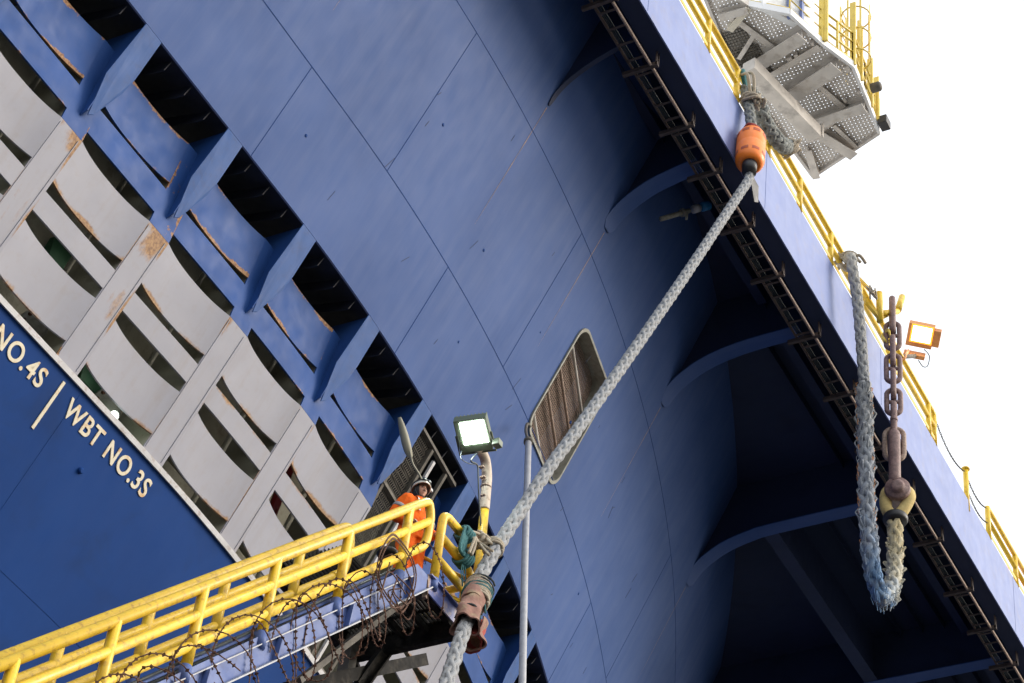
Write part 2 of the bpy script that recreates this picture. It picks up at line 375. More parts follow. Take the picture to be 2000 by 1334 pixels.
# plate that closes the shell inboard, its shade painted near-black, with ribs
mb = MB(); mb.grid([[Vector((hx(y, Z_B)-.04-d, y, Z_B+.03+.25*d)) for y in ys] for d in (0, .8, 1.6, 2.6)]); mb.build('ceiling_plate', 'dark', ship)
for k, y in enumerate(frs):
    mb = MB()
    for dy in (.75, 1.3, 1.85):
        yy = y+dy
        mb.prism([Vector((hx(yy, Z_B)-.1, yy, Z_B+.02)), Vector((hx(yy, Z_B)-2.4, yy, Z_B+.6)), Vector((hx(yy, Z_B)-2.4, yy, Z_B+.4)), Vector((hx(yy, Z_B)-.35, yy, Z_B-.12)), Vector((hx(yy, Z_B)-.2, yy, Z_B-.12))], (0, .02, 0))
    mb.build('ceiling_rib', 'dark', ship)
# weld seams
def seam(pts, wdt=.013, h=.005):
    mb = MB(); pts = [Vector(p) for p in pts]
    for a, b in zip(pts, pts[1:]):
        n = nrm((a.y+b.y)/2); mb.bar(a+n*.0, b+n*.0, wdt, h*2, n)
    mb.build('weld_seam', 'hull_low', ship)
seam([hp(y, 29.79) for y in frange(10, 50, 60)]); seam([hp(y, 32.78) for y in frange(12, 50, 60)], .01)
for y, a, b in ((19.1, Z_B, 29.79), (24.04, Z_B, 29.79), (26.75, 29.79, 32.78), (33.9, Z_B, 29.79), (21.6, 29.79, 32.78), (36.5, 29.79, 32.78), (15, 29.79, 32.78)): seam([hp(y, z) for z in frange(a, b, 3)], .01)
seam([hp(y, 20.98) for y in frange(19.05, 40, 24)], .03)
for y in (19.0, 24.5): seam([hp(y, z) for z in frange(18, 23.5, 3)], .012)
# rust run below the knee toes
def drip(y, z0, z1, wdt=.03, nm='rust_streak', m='ringrust'):
    mb = MB(); n = nrm(y); zz = frange(z1, z0, 10)
    mb.grid([[hp(y+sg*wdt*(.25+.75*random.random())*(.2+.8*i/10), z)+n*.004 for i, z in enumerate(zz)] for sg in (-.5, .5)]); return mb.build(nm, m, ship)
# ---- slotted wall
GATE = 6                                         # the bay left open behind the gate
def sh(y, z): return Vector((hx(y, z)+rec(z), y, z))
def strip(mb, y0, y1, z0, z1, dent, rl, rh, nx=22, seed=0, th=.03, nz=3):
    """one horizontal band of plate; dent pushes it inboard between the frames; rl, rh = rust at its lower and upper edge"""
    rows = []; at_ = []; zz = [z0, z0+min(.07, (z1-z0)/4)]+frange(z0+.1*(z1-z0)+.05, z1-.1*(z1-z0)-.05, nz)+[z1-min(.07, (z1-z0)/4), z1]
    for iz, z in enumerate(zz):
        r = []; a = []
        for i in range(nx+1):
            u = i/nx; y = y0+(y1-y0)*u; p = sh(y, z); d = dent*(1-abs(2*u-1)**2.4)
            r.append(p-Vector((d, 0, 0)))
            e = 0
            if iz <= 0: e = rl
            elif iz >= len(zz)-1: e = rh
            elif iz == 1: e = rl*.35
            elif iz == len(zz)-2: e = rh*.35
            e *= max(0, .75+1.3*noise.noise(Vector((y*1.7, z*3, seed))))
            a.append(e)
        rows.append(r); at_.append(a)
    mb.grid(rows, at_)
    inner = [[Vector(p)-Vector((th, 0, 0)) for p in r] for r in rows]
    mb.grid(inner, at_); mb.grid([rows[0], inner[0]], [at_[0], at_[0]]); mb.grid([rows[-1], inner[-1]], [at_[-1], at_[-1]])
for k in range(len(FR)-1):
    ya, yb = FR[k]+.26, FR[k+1]-.26
    nr = random.random
    if k != GATE:
        mb = MB(); strip(mb, ya, yb, 25.33, Z_BW, .105, .45+.95*nr(), .4*nr(), seed=k); strip(mb, ya, yb, 23.9, 24.65, .105, .3+.8*nr(), .5*nr(), seed=k+20)
        mb.build('dished_panel', 'panel_white', ship, True, attrname='rust')
        mb = MB(); strip(mb, ya, yb, 24.83, 25.15, 0, .6*nr(), .3+.9*nr(), seed=k+40); mb.build('narrow_panel', 'panel_white', ship, attrname='rust')
        mb = MB(); strip(mb, ya, yb, 26.84, 27.65, .09, .5+.9*nr(), .2+.8*nr(), seed=k+60); mb.build('dished_panel', 'panel_blue', ship, True, attrname='rust')
        mb = MB(); strip(mb, ya, yb, 26.24, 26.7, 0, .8*nr(), .3*nr(), seed=k+80); mb.build('narrow_panel', 'panel_blue', ship, attrname='rust')
for k, y in enumerate(FR):
    # white band of the frame, its blue upper end, and the inner web
    a, b = y-.26, y+.26
    def band(z0, z1, m, nz, rr):
        mb = MB(); rows = []; at_ = []
        for z in frange(z0, z1, nz):
            r = []; aa = []
            for i in range(9):
                yy = a+(b-a)*i/8; r.append(sh(yy, z)); aa.append((.9 if i in (0, 8) else (.35 if i in (1, 7) else (.12 if k not in (1, 2, 3) else .5)))*rr*max(0, .5+1.5*noise.noise(Vector((yy*2, z*1.1, k*3.3)))) + (.7*rr*max(0, 1-abs(z-Z_BW)*2.2)*(.4+.6*random.random()) if m == 'panel_white' else 0))
            rows.append(r); at_.append(aa)
        mb.grid(rows, at_); inner = [[p-Vector((.03, 0, 0)) for p in r] for r in rows]
        mb.grid(inner, at_)
        for j in (0, 8): mb.grid([[r[j] for r in rows], [r[j] for r in inner]], [[q[j] for q in at_]]*2)
        mb.grid([rows[0], inner[0]]); mb.grid([rows[-1], inner[-1]])
        mb.build('frame_band', m, ship, attrname='rust')
    rr = (.3, .4, 1.3, 1.7, .9)[k] if k < 5 else .3+.5*random.random()
    band(Z_RIM+.05, Z_BW-.002, 'panel_white', 26, rr); band(Z_BW+.002, 27.65, 'panel_blue', 16, .5*rr)
    # raised fold line on the white band
    mb = MB()
    for dy in (-.235, .2): mb.bar(sh(y+dy, Z_RIM+.1)+Vector((.006, 0, 0)), sh(y+dy, Z_BW-.05)+Vector((.006, 0, 0)), .012, .012, nrm(y))
    mb.build('weld_seam', 'panel_white', ship)
    # inner web, olive
    mb = MB(); yy = y-.24
    mb.prism([sh(yy, 23.2)-Vector((.04, 0, 0)), sh(yy, Z_BW)-Vector((.04, 0, 0)), sh(yy, 27.6)-Vector((.04, 0, 0)), sh(yy, 27.6)-Vector((.95, 0, 0)), sh(yy, 23.2)-Vector((.95, 0, 0))], (0, .02, 0))
    mb.build('inner_web', 'olive', ship)
    mb = MB(); mb.bar(sh(yy+.1, 23.2)-Vector((1.0, 0, 0)), sh(yy+.1, 27.6)-Vector((1.0, 0, 0)), .35, .025, Vector((1, 0, -.4))); mb.build('inner_flange', 'olive', ship)
    # outer bracket: web plate and tapered face plate reaching the shell
    yw = y-.01
    mb = MB(); mb.prism([sh(yw, 26.33)+Vector((.002, 0, 0)), hp(yw, 26.4)+Vector((.03, 0, 0)), hp(yw, 27.1), hp(yw, Z_B-.012), Vector((hx(yw, Z_B)-.8, yw, Z_B+.01)), sh(yw, 27.65)-Vector((.3, 0, 0)), sh(yw, 27.65)], (0, .018, 0))
    mb.build('bracket_web', 'panel_blue', ship)
    mb = MB(); yc = y+.17; th = Vector((-.022, 0, 0))
    L_ = [(y+.05, 26.36), (y-.11, 27.0), (y-.06, 27.985), (y+.35, 27.985), (y+.36, 27.28), (y+.32, 26.98), (y+.13, 26.42)]
    mb.prism([hp(q, z, .03 if z < 27 else .012) for q, z in L_], th); mb.build('bracket_face', 'frame', ship, bevel=.004)
    # strut end: small lit corner gusset
    mb = MB(); mb.prism([sh(y-.26, 27.6)-Vector((.03, 0, 0)), sh(y-.26, 27.6)-Vector((.35, 0, 0)), sh(y-.02, 27.6)-Vector((.1, 0, 0))], (0, 0, .015)); mb.build('gusset', 'rim', ship)
# inner wall, floor and machinery behind the slots
mb = MB(); ys = frange(8, 45, 50); mb.grid([[sh(y, z)-Vector((1.9, 0, 0)) for y in ys] for z in (22.8, 25, 27, 28.4)]); mb.build('inner_wall', 'olive', ship)
mb = MB(); mb.grid([[Vector((hx(y, 23.3)-d, y, 23.3)) for y in ys] for d in (.05, 1, 2.2)]); mb.build('gallery_floor', 'olive', ship)
def flange(c, r=.33, ax=(1, .1, -.35)):
    fo = MB().lathe([(r*.55, -.5), (r*.55, 0), (r, .01), (r, .06), (r*.75, .07), (r*.7, .16), (r*.35, .3), (r*.1, .34)], c, ax, 28).build('pipe_flange', 'valve', ship, True)
    z = Vector(ax).normalized(); x = z.cross(Vector((0, 0, 1))).normalized(); y = z.cross(x); mb = MB()
    for k in range(12):
        a = k*math.pi/6; mb.lathe([(.028, .05), (.028, .11)], Vector(c)+(x*math.cos(a)+y*math.sin(a))*r*.88, ax, 6)
    mb.build('bolts', 'rust', fo)
for px, py in ((58, 648), (200, 800), (-40, 500)):
    p = at(px, py, 0, -20.4); flange(p)
mb = MB(); p = at(178, 750, 0, -20.6); mb.box(p, (.3, .8, .5)); mb.tube([p+Vector((.1, -.6, .3)), p+Vector((.1, .5, .3))], .06); mb.build('green_valve', 'greenvalve', ship)
mb = MB(); p = at(105, 505, 0, -20.6); mb.box(p, (.3, .5, .4)); mb.box(p+Vector((0, .2, .3)), (.2, .3, .3)); mb.build('green_valve', 'greenvalve', ship)
mb = MB(); p = at(219, 813, 0, -19.95); mb.lathe([(.06, 0), (.07, .1), (.03, .14)], p, (1, -.5, -.5), 16); mb.build('gallery_lamp', 'green_lamp', ship)
mb = MB(); p = at(540, 1010, 0, -20.3); mb.tube([p+Vector((0, -.3, -.9)), p+Vector((0, .1, 1.4))], .1); mb.build('red_pipe', 'red', ship)
for yy, zz in ((12, 27), (12, 24.9), (12, 24.2)):
    mb = MB(); mb.tube([Vector((hx(y, zz)+rec(zz)-1.35, y, zz)) for y in frange(12, 42, 30)], .07, 8); mb.build('service_pipe', 'olive', ship, True)
# gate and ladder frame in the open bay
gy0, gy1 = FR[GATE]+.24, FR[GATE+1]-.24
def gp(y, z, d=-.12): return Vector((hx(y, z)+d, y, z))
gate = MB()
for y in (gy0+.05, gy0+.75, gy1-.4): gate.bar(gp(y, 23.7), gp(y, 27.75), .07, .07, nrm(y))
MB().bar(gp(gy0+.9, 23.7, -.05), gp(gy0+.9, 27.6, -.05), .07, .05, nrm(y)).build('white_post', 'rim', ship)
for z in (23.75, 25.2, 26.6, 27.8): gate.bar(gp(gy0, z), gp(gy1, z), .08, .08)
gate.bar(gp(gy0+.86, 26.6), gp(gy1-.3, 27.2), .05, .05)
gobj = gate.build('gate_frame', 'greysteel', ship)
mb = MB()
for i in range(14):
    y = gy0+.05+.7*i/13; mb.tube([gp(y+(.018 if j % 2 else -.018), 23.8+4.0*j/60, -.16) for j in range(61)], .008, 4)
for z in frange(23.8, 27.8, 44): mb.tube([gp(gy0+.05, z, -.165), gp(gy0+.75, z, -.165)], .008, 4)
mb.build('wire_mesh', 'greysteel', gobj)
# ---- lettering and tank mark on the lower hull
def letters(txt, y0, y1, zb, zt, m='letter'):
    cu = bpy.data.curves.new("txt", 'FONT'); cu.body = txt; cu.size = 1; cu.extrude = .0; cu.offset = .018; cu.space_character = 1.12
    o = bpy.data.objects.new("txt", cu); COL.objects.link(o); bpy.context.view_layer.update()
    me = o.to_mesh(); vs = [v.co.copy() for v in me.vertices]; fs = [tuple(p.vertices) for p in me.polygons]; o.to_mesh_clear()
    bpy.data.objects.remove(o); bpy.data.curves.remove(cu)
    x0 = min(v.x for v in vs); x1 = max(v.x for v in vs); h0 = min(v.y for v in vs); h1 = max(v.y for v in vs)
    grp = list(range(len(vs)))
    def find(i):
        while grp[i] != i: i = grp[i]
        return i
    key = {}
    for i, v in enumerate(vs):
        q = (round(v.x, 4), round(v.y, 4))
        if q in key: grp[find(i)] = find(key[q])
        else: key[q] = i
    for f in fs:
        for i in f[1:]: grp[find(i)] = find(f[0])
    isl = {}
    for f in fs: isl.setdefault(find(f[0]), []).append(f)
    off = parent_world(ship)
    for fl_ in isl.values():
        bm = bmesh.new(); bv = {}
        for f in fl_:
            for i in f:
                if i not in bv: bv[i] = bm.verts.new(vs[i])
        for f in fl_:
            try: bm.faces.new([bv[i] for i in f])
            except Exception: pass
        bmesh.ops.remove_doubles(bm, verts=bm.verts, dist=1e-4)
        ex = bmesh.ops.extrude_face_region(bm, geom=list(bm.faces)); top = {v for v in ex['geom'] if isinstance(v, bmesh.types.BMVert)}
        for v in bm.verts:
            y = y0+(y1-y0)*(v.co.x-x0)/(x1-x0); z = zb+(zt-zb)*(v.co.y-h0)/(h1-h0)
            v.co = hp(y, z)+nrm(y)*(.016 if v in top else -.004) - off
        me2 = bpy.data.meshes.new('letter'); bmesh.ops.recalc_face_normals(bm, faces=bm.faces); bm.to_mesh(me2); bm.free(); me2.materials.append(M[m])
        o2 = bpy.data.objects.new('letter', me2); COL.objects.link(o2); o2.parent = ship
letters("WBT NO.3S", 18.9, 21.06, 23.12, 23.41); letters("WBT NO.4S", 16.08, 18.32, 23.12, 23.41)
mb = MB(); mb.bar(hp(18.63, 22.68)+nrm(18)*.006, hp(18.63, 23.47)+nrm(18)*.006, .055, .02, nrm(18)); mb.build('tank_mark', 'letter', ship)
# small fittings and scars on the hull
for px, py in ((158, 918), (219, 996), (232, 1165), (598, 265), (1115, 825), (800, 285)):
    pass
for y, z, r in ((19.77, 28.97, .03), (29.57, 30.73, .035), (22.1, 31.2, .03), (25.3, 29.2, .025), (24.6, 30.6, .03), (27.2, 30.9, .02), (33.2, 29.5, .03)):
    n = nrm(y); mb = MB(); mb.lathe([(r, -.01), (r*1.0, .004), (r*.5, .008)], hp(y, z), n, 10); mb.build('paint_scar', 'hull_low', ship, True)
for k in range(26):
    y = random.uniform(16, 36); z = random.uniform(28.3, 32.4); mb = MB(); n = nrm(y); a = hp(y, z)+n*.003; L9 = random.uniform(.05, .35); an = random.gauss(1.2, .5)
    b = hp(y+math.cos(an)*L9*.4, z+math.sin(an)*L9)+n*.003; mb.bar(a, b, random.uniform(.004, .012), .004, n); mb.build('scratch', 'soffit', ship)
mb = MB(); q = hp(19.78, 22.75); mb.lathe([(.05, -.02), (.05, .03), (.03, .05)], q, nrm(20), 12); mb.build('hull_stud', 'hull_low', ship)
# ---- window: collar, recess, mesh, bars
wy0, wy1, wz0, wz1 = WY0, WY1, WZ0, WZ1
def wloop(ins, d, rr=.3, n=7, zadd=0):
    P = []
    for cy, cz, sy, sz, rev in ((wy0, wz0, 1, 1, 0), (wy0, wz1, 1, -1, 1), (wy1, wz1, -1, -1, 0), (wy1, wz0, -1, 1, 1)):
        seg = []
        for i in range(n+1):
            a = math.pi/2*i/n
            y = cy+sy*(ins+(rr)*(1-math.sin(a))); z = cz+sz*(ins+(rr)*(1-math.cos(a)))
            seg.append(hp(y, z)+nrm(y)*d)
        P += (seg[::-1] if rev else seg)
    return P
mb = MB(); A = wloop(-.045, .0); B = wloop(-.045, .035); C_ = wloop(0, .035); D = wloop(0, -.42)
for a, b in ((A, B), (B, C_), (C_, D)): mb.grid([a+[a[0]], b+[b[0]]])
wf = mb.build('window_collar', 'valve', ship, True)
mb = MB()
def wp(u, v, d): y = wy0+(wy1-wy0)*u; z = wz0+(wz1-wz0)*v; return hp(y, z)+nrm(y)*d
for i in range(33): mb.bar(wp(i/32, 0, -.3), wp(i/32, 1, -.3), .017, .01, nrm(29))
for i in range(40): mb.bar(wp(0, i/39, -.31), wp(1, i/39, -.31), .017, .01, nrm(29))
mb.build('window_mesh', 'ringrust', wf)
for i, v in enumerate((.14, .38, .6, .82)):
    mb = MB(); mb.tube([wp(0.0, v+.09, -.2), wp(1.0, v-.13, -.2)], .03, 10); mb.build('window_bar', 'ringrust' if i in (1, 2) else 'plat', wf, True)
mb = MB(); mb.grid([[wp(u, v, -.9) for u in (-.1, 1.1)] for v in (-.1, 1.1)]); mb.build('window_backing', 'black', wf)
# ---- deck edge, soffit, knees
XE, ZE0, ZE1 = -13.25, 34.36, 36.04
mb = MB(); ys = frange(12, 64, 416)
def zb_(y): return ZE0 + .012*noise.noise(Vector((y*3.1, 0, 0))) + .03*max(0, noise.noise(Vector((y*1.1, 5, 0)))-.25) - .02*max(0, noise.noise(Vector((y*6, 9, 0)))-.3)
mb.grid([[(XE, y, zb_(y)) for y in ys]]+[[(XE, y, z) for y in ys] for z in (34.8, 35.4, ZE1)]); mb.grid([[(XE, y, zb_(y)) for y in ys], [(XE-.03, y, zb_(y)) for y in ys]]); mb.grid([[(XE-.03, y, zb_(y)) for y in ys], [(XE-.03, y, 35.85) for y in ys]])
mb.build('deck_edge', 'fascia', ship)
mb = MB(); ys2 = frange(12, 64, 260)
mb.grid([[(XE-.031, y, ZE0+.03) for y in ys2], [(XE-.42-.01*noise.noise(Vector((y*2, 1, 1))), y, ZE0+.03) for y in ys2], [(XE-.42, y, ZE0+.06) for y in ys2], [(XE-.031, y, ZE0+.06) for y in ys2]]); mb.build('edge_flange', 'soffit', ship)
mb = MB(); ys3 = frange(12, 64, 60)
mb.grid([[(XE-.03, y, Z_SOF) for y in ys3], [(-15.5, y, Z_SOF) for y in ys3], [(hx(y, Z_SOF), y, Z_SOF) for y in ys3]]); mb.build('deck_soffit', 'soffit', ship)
mb = MB(); mb.grid([[(XE, y, ZE1) for y in ys3], [(-30, y, ZE1) for y in ys3]]); mb.build('deck', 'deckpaint', ship)
for y in (23.5, 28.9, 35.2, 44): 
    mb = MB(); mb.bar((XE+.001, y, ZE0+.05), (XE+.001, y, ZE1), .006, .01, (0, 1, 0)); mb.build('weld_seam', 'hull', ship)
KN = [18.8, 24.04, 27.35, 32.43, 38.34, 45.0, 52]
for y in KN:
    toe = hx(y, 33.36); P2 = [(toe+.0, 33.36), (toe+.15, 33.64), (toe+.42, 33.92), (toe+.9, 34.2), (toe+1.5, 34.36), (toe+2.2, 34.42)] 
    P2 = [p for p in P2 if p[0] < -14.3] + [(-13.95, 34.42)]
    cv = cat_rom([Vector((a, y, b)) for a, b in P2], 6)
    poly = cv + [Vector((-13.95, y, Z_SOF-.003)), Vector((hx(y, Z_SOF)-.05, y, Z_SOF-.003)), Vector((toe-.06, y, 33.36))]
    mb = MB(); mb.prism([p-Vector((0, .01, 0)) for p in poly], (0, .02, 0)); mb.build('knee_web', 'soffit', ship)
    mb = MB(); wd = .19 if y > 25 else .05; n = len(cv); prof = []
    for i, p in enumerate(cv):
        ww = wd*min(1, .45+i/6)
        t = (cv[min(i+1, n-1)]-cv[max(i-1, 0)]).normalized(); nn_ = Vector((t.z, 0, -t.x))
        prof.append((p, ww, nn_))
    mb.grid([[p+nn_*.004+Vector((0, -w_, 0)) for p, w_, nn_ in prof], [p+nn_*.004+Vector((0, w_, 0)) for p, w_, nn_ in prof]])
    mb.grid([[p+nn_*.03+Vector((0, -w_, 0)) for p, w_, nn_ in prof], [p+nn_*.03+Vector((0, w_, 0)) for p, w_, nn_ in prof]])
    for sg in (-1, 1): mb.grid([[p+nn_*.004+Vector((0, sg*w_, 0)) for p, w_, nn_ in prof], [p+nn_*.03+Vector((0, sg*w_, 0)) for p, w_, nn_ in prof]])
    mb.build('knee_flange', 'hull' if y > 25 else 'soffit', ship, fixn=True)  # nearer flanges get the shaded paint, their lack of light put into colour
    drip(y, 33.3, 33.3-2.6, .03)
# longitudinal girders and stiffeners under the deck
def seglist(y0, y1): 
    ks = [y0]+[k for k in KN if y0 < k < y1]+[y1]; return list(zip(ks, ks[1:]))
for xg, za in ((-17.2, 34.42), (-14.75, 35.3)):
    for a, b in seglist(12, 64):
        if xg < -17 and a < 38: continue
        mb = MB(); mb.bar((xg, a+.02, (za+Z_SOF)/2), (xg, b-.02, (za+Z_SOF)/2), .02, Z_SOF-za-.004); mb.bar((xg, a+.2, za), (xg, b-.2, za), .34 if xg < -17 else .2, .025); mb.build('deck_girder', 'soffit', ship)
for xs in (-14.3, -15.35, -15.9, -16.45, -18.0):
    for a, b in seglist(12, 64):
        if hx(a, 35.6) > xs-.3: continue
        mb = MB(); mb.bar((xs, a+.02, Z_SOF-.12), (xs, b-.02, Z_SOF-.12), .016, .236); mb.build('deck_stiffener', 'soffit', ship)
# scupper fitting with bright blue cap
a = at(1290, 428, 0, -15.2); b = at(1392, 398, 0, -14.5)
vl = MB().tube([a, a.lerp(b, .55)], .05, 12).lathe([(.09, 0), (.09, .05)], a.lerp(b, .4), b-a, 16).tube([a.lerp(b, .5), a.lerp(b, .5)+Vector((0, 0, -.22))], .03).build('drain_fitting', 'valve', ship, True)
MB().lathe([(.085, 0), (.085, .16)], a.lerp(b, .62), b-a, 16).build('fitting_collar', 'rim', vl, True)
MB().lathe([(.08, 0), (.1, .02), (.1, .2), (.07, .23)], a.lerp(b, .78), b-a, 16).build('fitting_cap', 'bluecap', vl, True)
# ================================================================== ground
mb = MB(); mb.grid([[(x, y, -3) for y in (-900, 0, 900)] for x in (-900, -8, 900)]); tag(mb.build('water', 'water'), kind='structure')
mb = MB(); mb.box((38, 10, -1.6), (80, 160, 3.2)); tag(mb.build('quay', 'concrete'), kind='structure')
mb = MB(); mb.box((-1.7, 10, .09), (.5, 160, .18)); tag(mb.build('kerb', 'concrete'), kind='structure')
# ================================================================== deck railings
def railing(nm, y0, y1, posts, label, closed0=False, closed1=False):
    t = thing(nm, ((XE-.05), y0, ZE1), label, 'railing', 'yellow railings along the deck edge')
    xr = XE-.05; zt = 37.02; zm = 36.62; R_ = .06
    def looprail(a, b):
        pts = [(xr, a, zt)]
        if closed0: pts = [(xr, y0, zt-.12), (xr, y0+.03, zt-.03), (xr, y0+.12, zt)]
        e = [(xr, b, zt)]
        if closed1: e = [(xr, b-.12, zt), (xr, b-.03, zt-.03), (xr, b, zt-.12)]
        return pts+e
    MB().tube(looprail(y0, y1), R_, 12).build('top_rail', 'yellow', t, True)
    MB().tube([(xr, y0, zm), (xr, y1, zm)], R_*.95, 12).build('mid_rail', 'yellow', t, True)
    MB().bar((xr+.03, y0, 36.2), (xr+.03, y1, 36.2), .012, .1).build('toe_board', 'yellow', t)
    for y in posts:
        MB().tube([(xr, y, ZE1-.01), (xr, y, zt)], .065, 12).build('post', 'yellow', t, True)
    return t
ra = railing('guard_railing', 14, 38.72, [14.6, 16.3, 18, 19.6, 21.2, 22.8, 24.45, 26.06, 27.45, 29.05, 30.7, 32.4, 34.1, 35.8, 38.34, 38.72], 'long yellow tube railing on the deck edge, behind the float and the heavy chain', closed1=True)
rb = railing('guard_railing', 42.42, 60, [42.42, 44.43, 46.5, 48.5, 50.5, 52.5, 55, 58], 'short yellow tube railing on the deck edge at the far right, beyond the chain gap', closed0=True)
st = thing('stanchion', (XE-.05, 40.88, ZE1-.2), 'single yellow post with a flat cap standing in the railing gap', 'post')
MB().tube([(XE-.05, 40.88, ZE1-.3), (XE-.05, 40.88, 37.0)], .065, 14).build('post', 'yellow', st, True)
MB().lathe([(.1, 0), (.1, .035)], (XE-.05, 40.88, 37.0), n=18).build('cap', 'yellow', st, True)
def linkpts(c, t, u, L, wd, k=16):
    """oval of a chain link: centre c, long axis t, side axis u"""
    P = []
    for i in range(k):
        a = 2*math.pi*i/k; x = math.cos(a)*wd; y = math.sin(a)*wd
        y += (L-wd)*(1 if math.sin(a) > 0 else -1) if abs(math.sin(a)) > 1e-6 else 0
        P.append(Vector(c)+Vector(t)*y+Vector(u)*x)
    return P
def small_chain(a, b, sag, label):
    a = Vector(a); b = Vector(b); pts = [a.lerp(b, i/60)+Vector((0, 0, -4*sag*(i/60)*(1-i/60))) for i in range(61)]
    mb = MB(); rp = resample(pts, .052)
    for i in range(len(rp)-1):
        t = (rp[i+1]-rp[i]).normalized(); u = t.cross(Vector((1, 0, 0))).normalized() if i % 2 else t.cross(t.cross(Vector((1, 0, 0)))).normalized()
        mb.tube(linkpts((rp[i]+rp[i+1])/2, t, u, .04, .018, 8), .007, 4, closed=True)
    tag(mb.build('barrier_chain', 'greysteel'), label, 'chain', 'thin barrier chains across the railing gap')
small_chain((XE-.05, 38.76, 36.95), (XE-.05, 40.82, 36.9), .3, 'thin steel chain sagging from the end of the long railing to the single post')
small_chain((XE-.05, 40.94, 36.85), (XE-.05, 42.36, 36.95), .2, 'upper of two thin chains between the single post and the far railing')
small_chain((XE-.05, 40.94, 36.45), (XE-.05, 42.36, 36.5), .2, 'lower of two thin chains between the single post and the far railing')
mb = MB(); p = Vector((XE-.7, 44.9, 36.6)); mb.lathe([(.3, -.5), (.34, -.4), (.34, .4), (.3, .5)], p, n=20); tag(mb.build('drum', 'orange', None, True), 'red orange drum on deck behind the far railing', 'drum')
# white board behind the railing
p = at(1388, 96, 0, XE-.5); mb = MB()
mb.prism([p+Vector((0, -.35, -.3)), p+Vector((0, .3, -.3)), p+Vector((0, .3, .42)), p+Vector((0, .24, .5)), p+Vector((0, -.25, .5)), p+Vector((0, -.35, .4))], (-.04, 0, 0))
bd = mb.build('white_board', 'white', bevel=.01); tag(bd, 'blank white board standing behind the upper railing', 'board')
MB().bar(p+Vector((-.06, 0, .3)), p+Vector((-.06, 0, -1.0)), .05, .05, (1, 0, 0)).build('post', 'greysteel', None) if False else None
# ================================================================== cable tray
ct = thing('cable_tray', (-13.75, 20, 34.1), 'brown steel cable tray with rungs hung beneath the edge of the deck', 'cable tray')
XA, XB, ZT = -13.62, -13.98, 34.12
for x in (XA, XB): MB().bar((x, 14, ZT), (x, 62, ZT), .03, .07).build('side_rail', 'traysteel', ct)
MB().tube([(XA+.02, 14, ZT-.07), (XA+.02, 62, ZT-.07)], .03, 8).build('conduit', 'ringrust', ct, True)
y = 14.2
while y < 52: MB().bar((XA, y, ZT-.03), (XB, y, ZT-.03), .05, .02).build('rung', 'traysteel', ct); y += .4
mb = MB()
for q in range(3): mb.tube([(XB+.06+q*.035, 14+j*2, ZT+.0+.012*noise.noise(Vector((j*1.3, q, 0)))) for j in range(25)], .013, 6)
mb.build('cables', 'cable', ct, True)
for y in (14.6, 16.2, 17.8, 19.4, 21.0, 22.75, 24.45, 26.05, 27.33, 28.9, 30.4, 32.32, 34.24, 36.05, 37.8, 39.6, 41.6, 43.2, 44.75, 46.6, 48.6, 50.6, 53, 56):
    o = MB().bar((XA+.16, y, ZT-.1), (XB-.2, y, ZT-.1), .07, .012).bar((XA+.16, y-.03, ZT-.055), (XB-.2, y-.03, ZT-.055), .012, .08).build('hanger', 'traysteel', ct)
    MB().bar((XA+.13, y-.03, ZT-.1), (XA+.13, y-.03, ZE0+.06), .03, .012, (0, 1, 0)).bar((XA+.13, y+.05, ZT-.1), (XA+.13, y+.05, ZE0+.03), .03, .012, (0, 1, 0)).build('hanger_rod', 'traysteel', o)
# ================================================================== chain, shackle, cradle, hanging rope
XC, YC = -12.72, 34.52
cr = thing('chain_cradle', (XE, YC-.5, 36.6), 'yellow tube cradle on the railing holding the top of the heavy chain', 'bracket')
def ap(px, py, x=XC+.0): return at(px, py, 0, x)
a1, a2 = ap(1717, 572, -12.85), ap(1719, 628, -12.85); b1, b2 = ap(1762, 580, -12.7), ap(1754, 606, -12.7)
MB().tube([a1, a2], .075, 14).build('upright', 'yellow', cr, True)
MB().tube([b1, b2], .075, 14).build('upright', 'yellow', cr, True)
MB().tube([a2.lerp(a1, .28), b2.lerp(b1, -.1)], .065, 14).build('cross_tube', 'yellow', cr, True)
MB().bar(a2.lerp(a1, .1), Vector((XE-.05, a2.y-.35, 36.62)), .1, .06).bar(a1.lerp(a2, .25), Vector((XE-.05, a1.y-.35, 37.02)), .08, .05).prism([a2.lerp(a1, .05), a2.lerp(a1, .35), ap(1745, 612, -12.75)], (.0, .02, 0)).build('support_arm', 'yellow', cr)
mb = MB(); q = a1.lerp(a2, .3)+Vector((-.05, -.33, 0))
for i in range(5): mb.tube(cat_rom([q+Vector((random.uniform(-.1, .1), random.uniform(-.12, .12), random.uniform(-.16, .16))) for _ in range(5)], 5), .018, 6)
tag(mb.build('rope_knot', 'beige_rope', None, True), 'small ragged beige rope knot tied on the railing beside the chain cradle', 'rope knot')
chn = thing('heavy_chain', (XC, YC, 36.5), 'heavy rusty stud link chain hanging from the yellow cradle', 'chain')
def chz(y): return at(1747, y, 0, XC).z
V = Vector; toward = V((math.sin(AZ)*.0+1, -.25, 0)).normalized()
facedir = (CAM-V((XC, YC, 33))); facedir.z = 0; facedir.normalize(); side = V((0, 0, 1)).cross(facedir).normalized()
def chlink(z0, z1, face, wd=.175, r=.062, stud=False, m='chain', nm='link', kind=None, par=None):
    c = V((XC, YC, (z0+z1)/2)); u = side if face else facedir
    mb = MB(); mb.tube(linkpts(c, V((0, 0, 1)), u, (z0-z1)/2, wd-r, 28), r, 12, closed=True)
    if stud: mb.tube([c-u*(wd-r*1.2), c-u*.05, c+u*.05, c+u*(wd-r*1.2)], [r*.9, r*.75, r*.75, r*.9], 10)
    return mb.build(nm, m, par or chn, True)
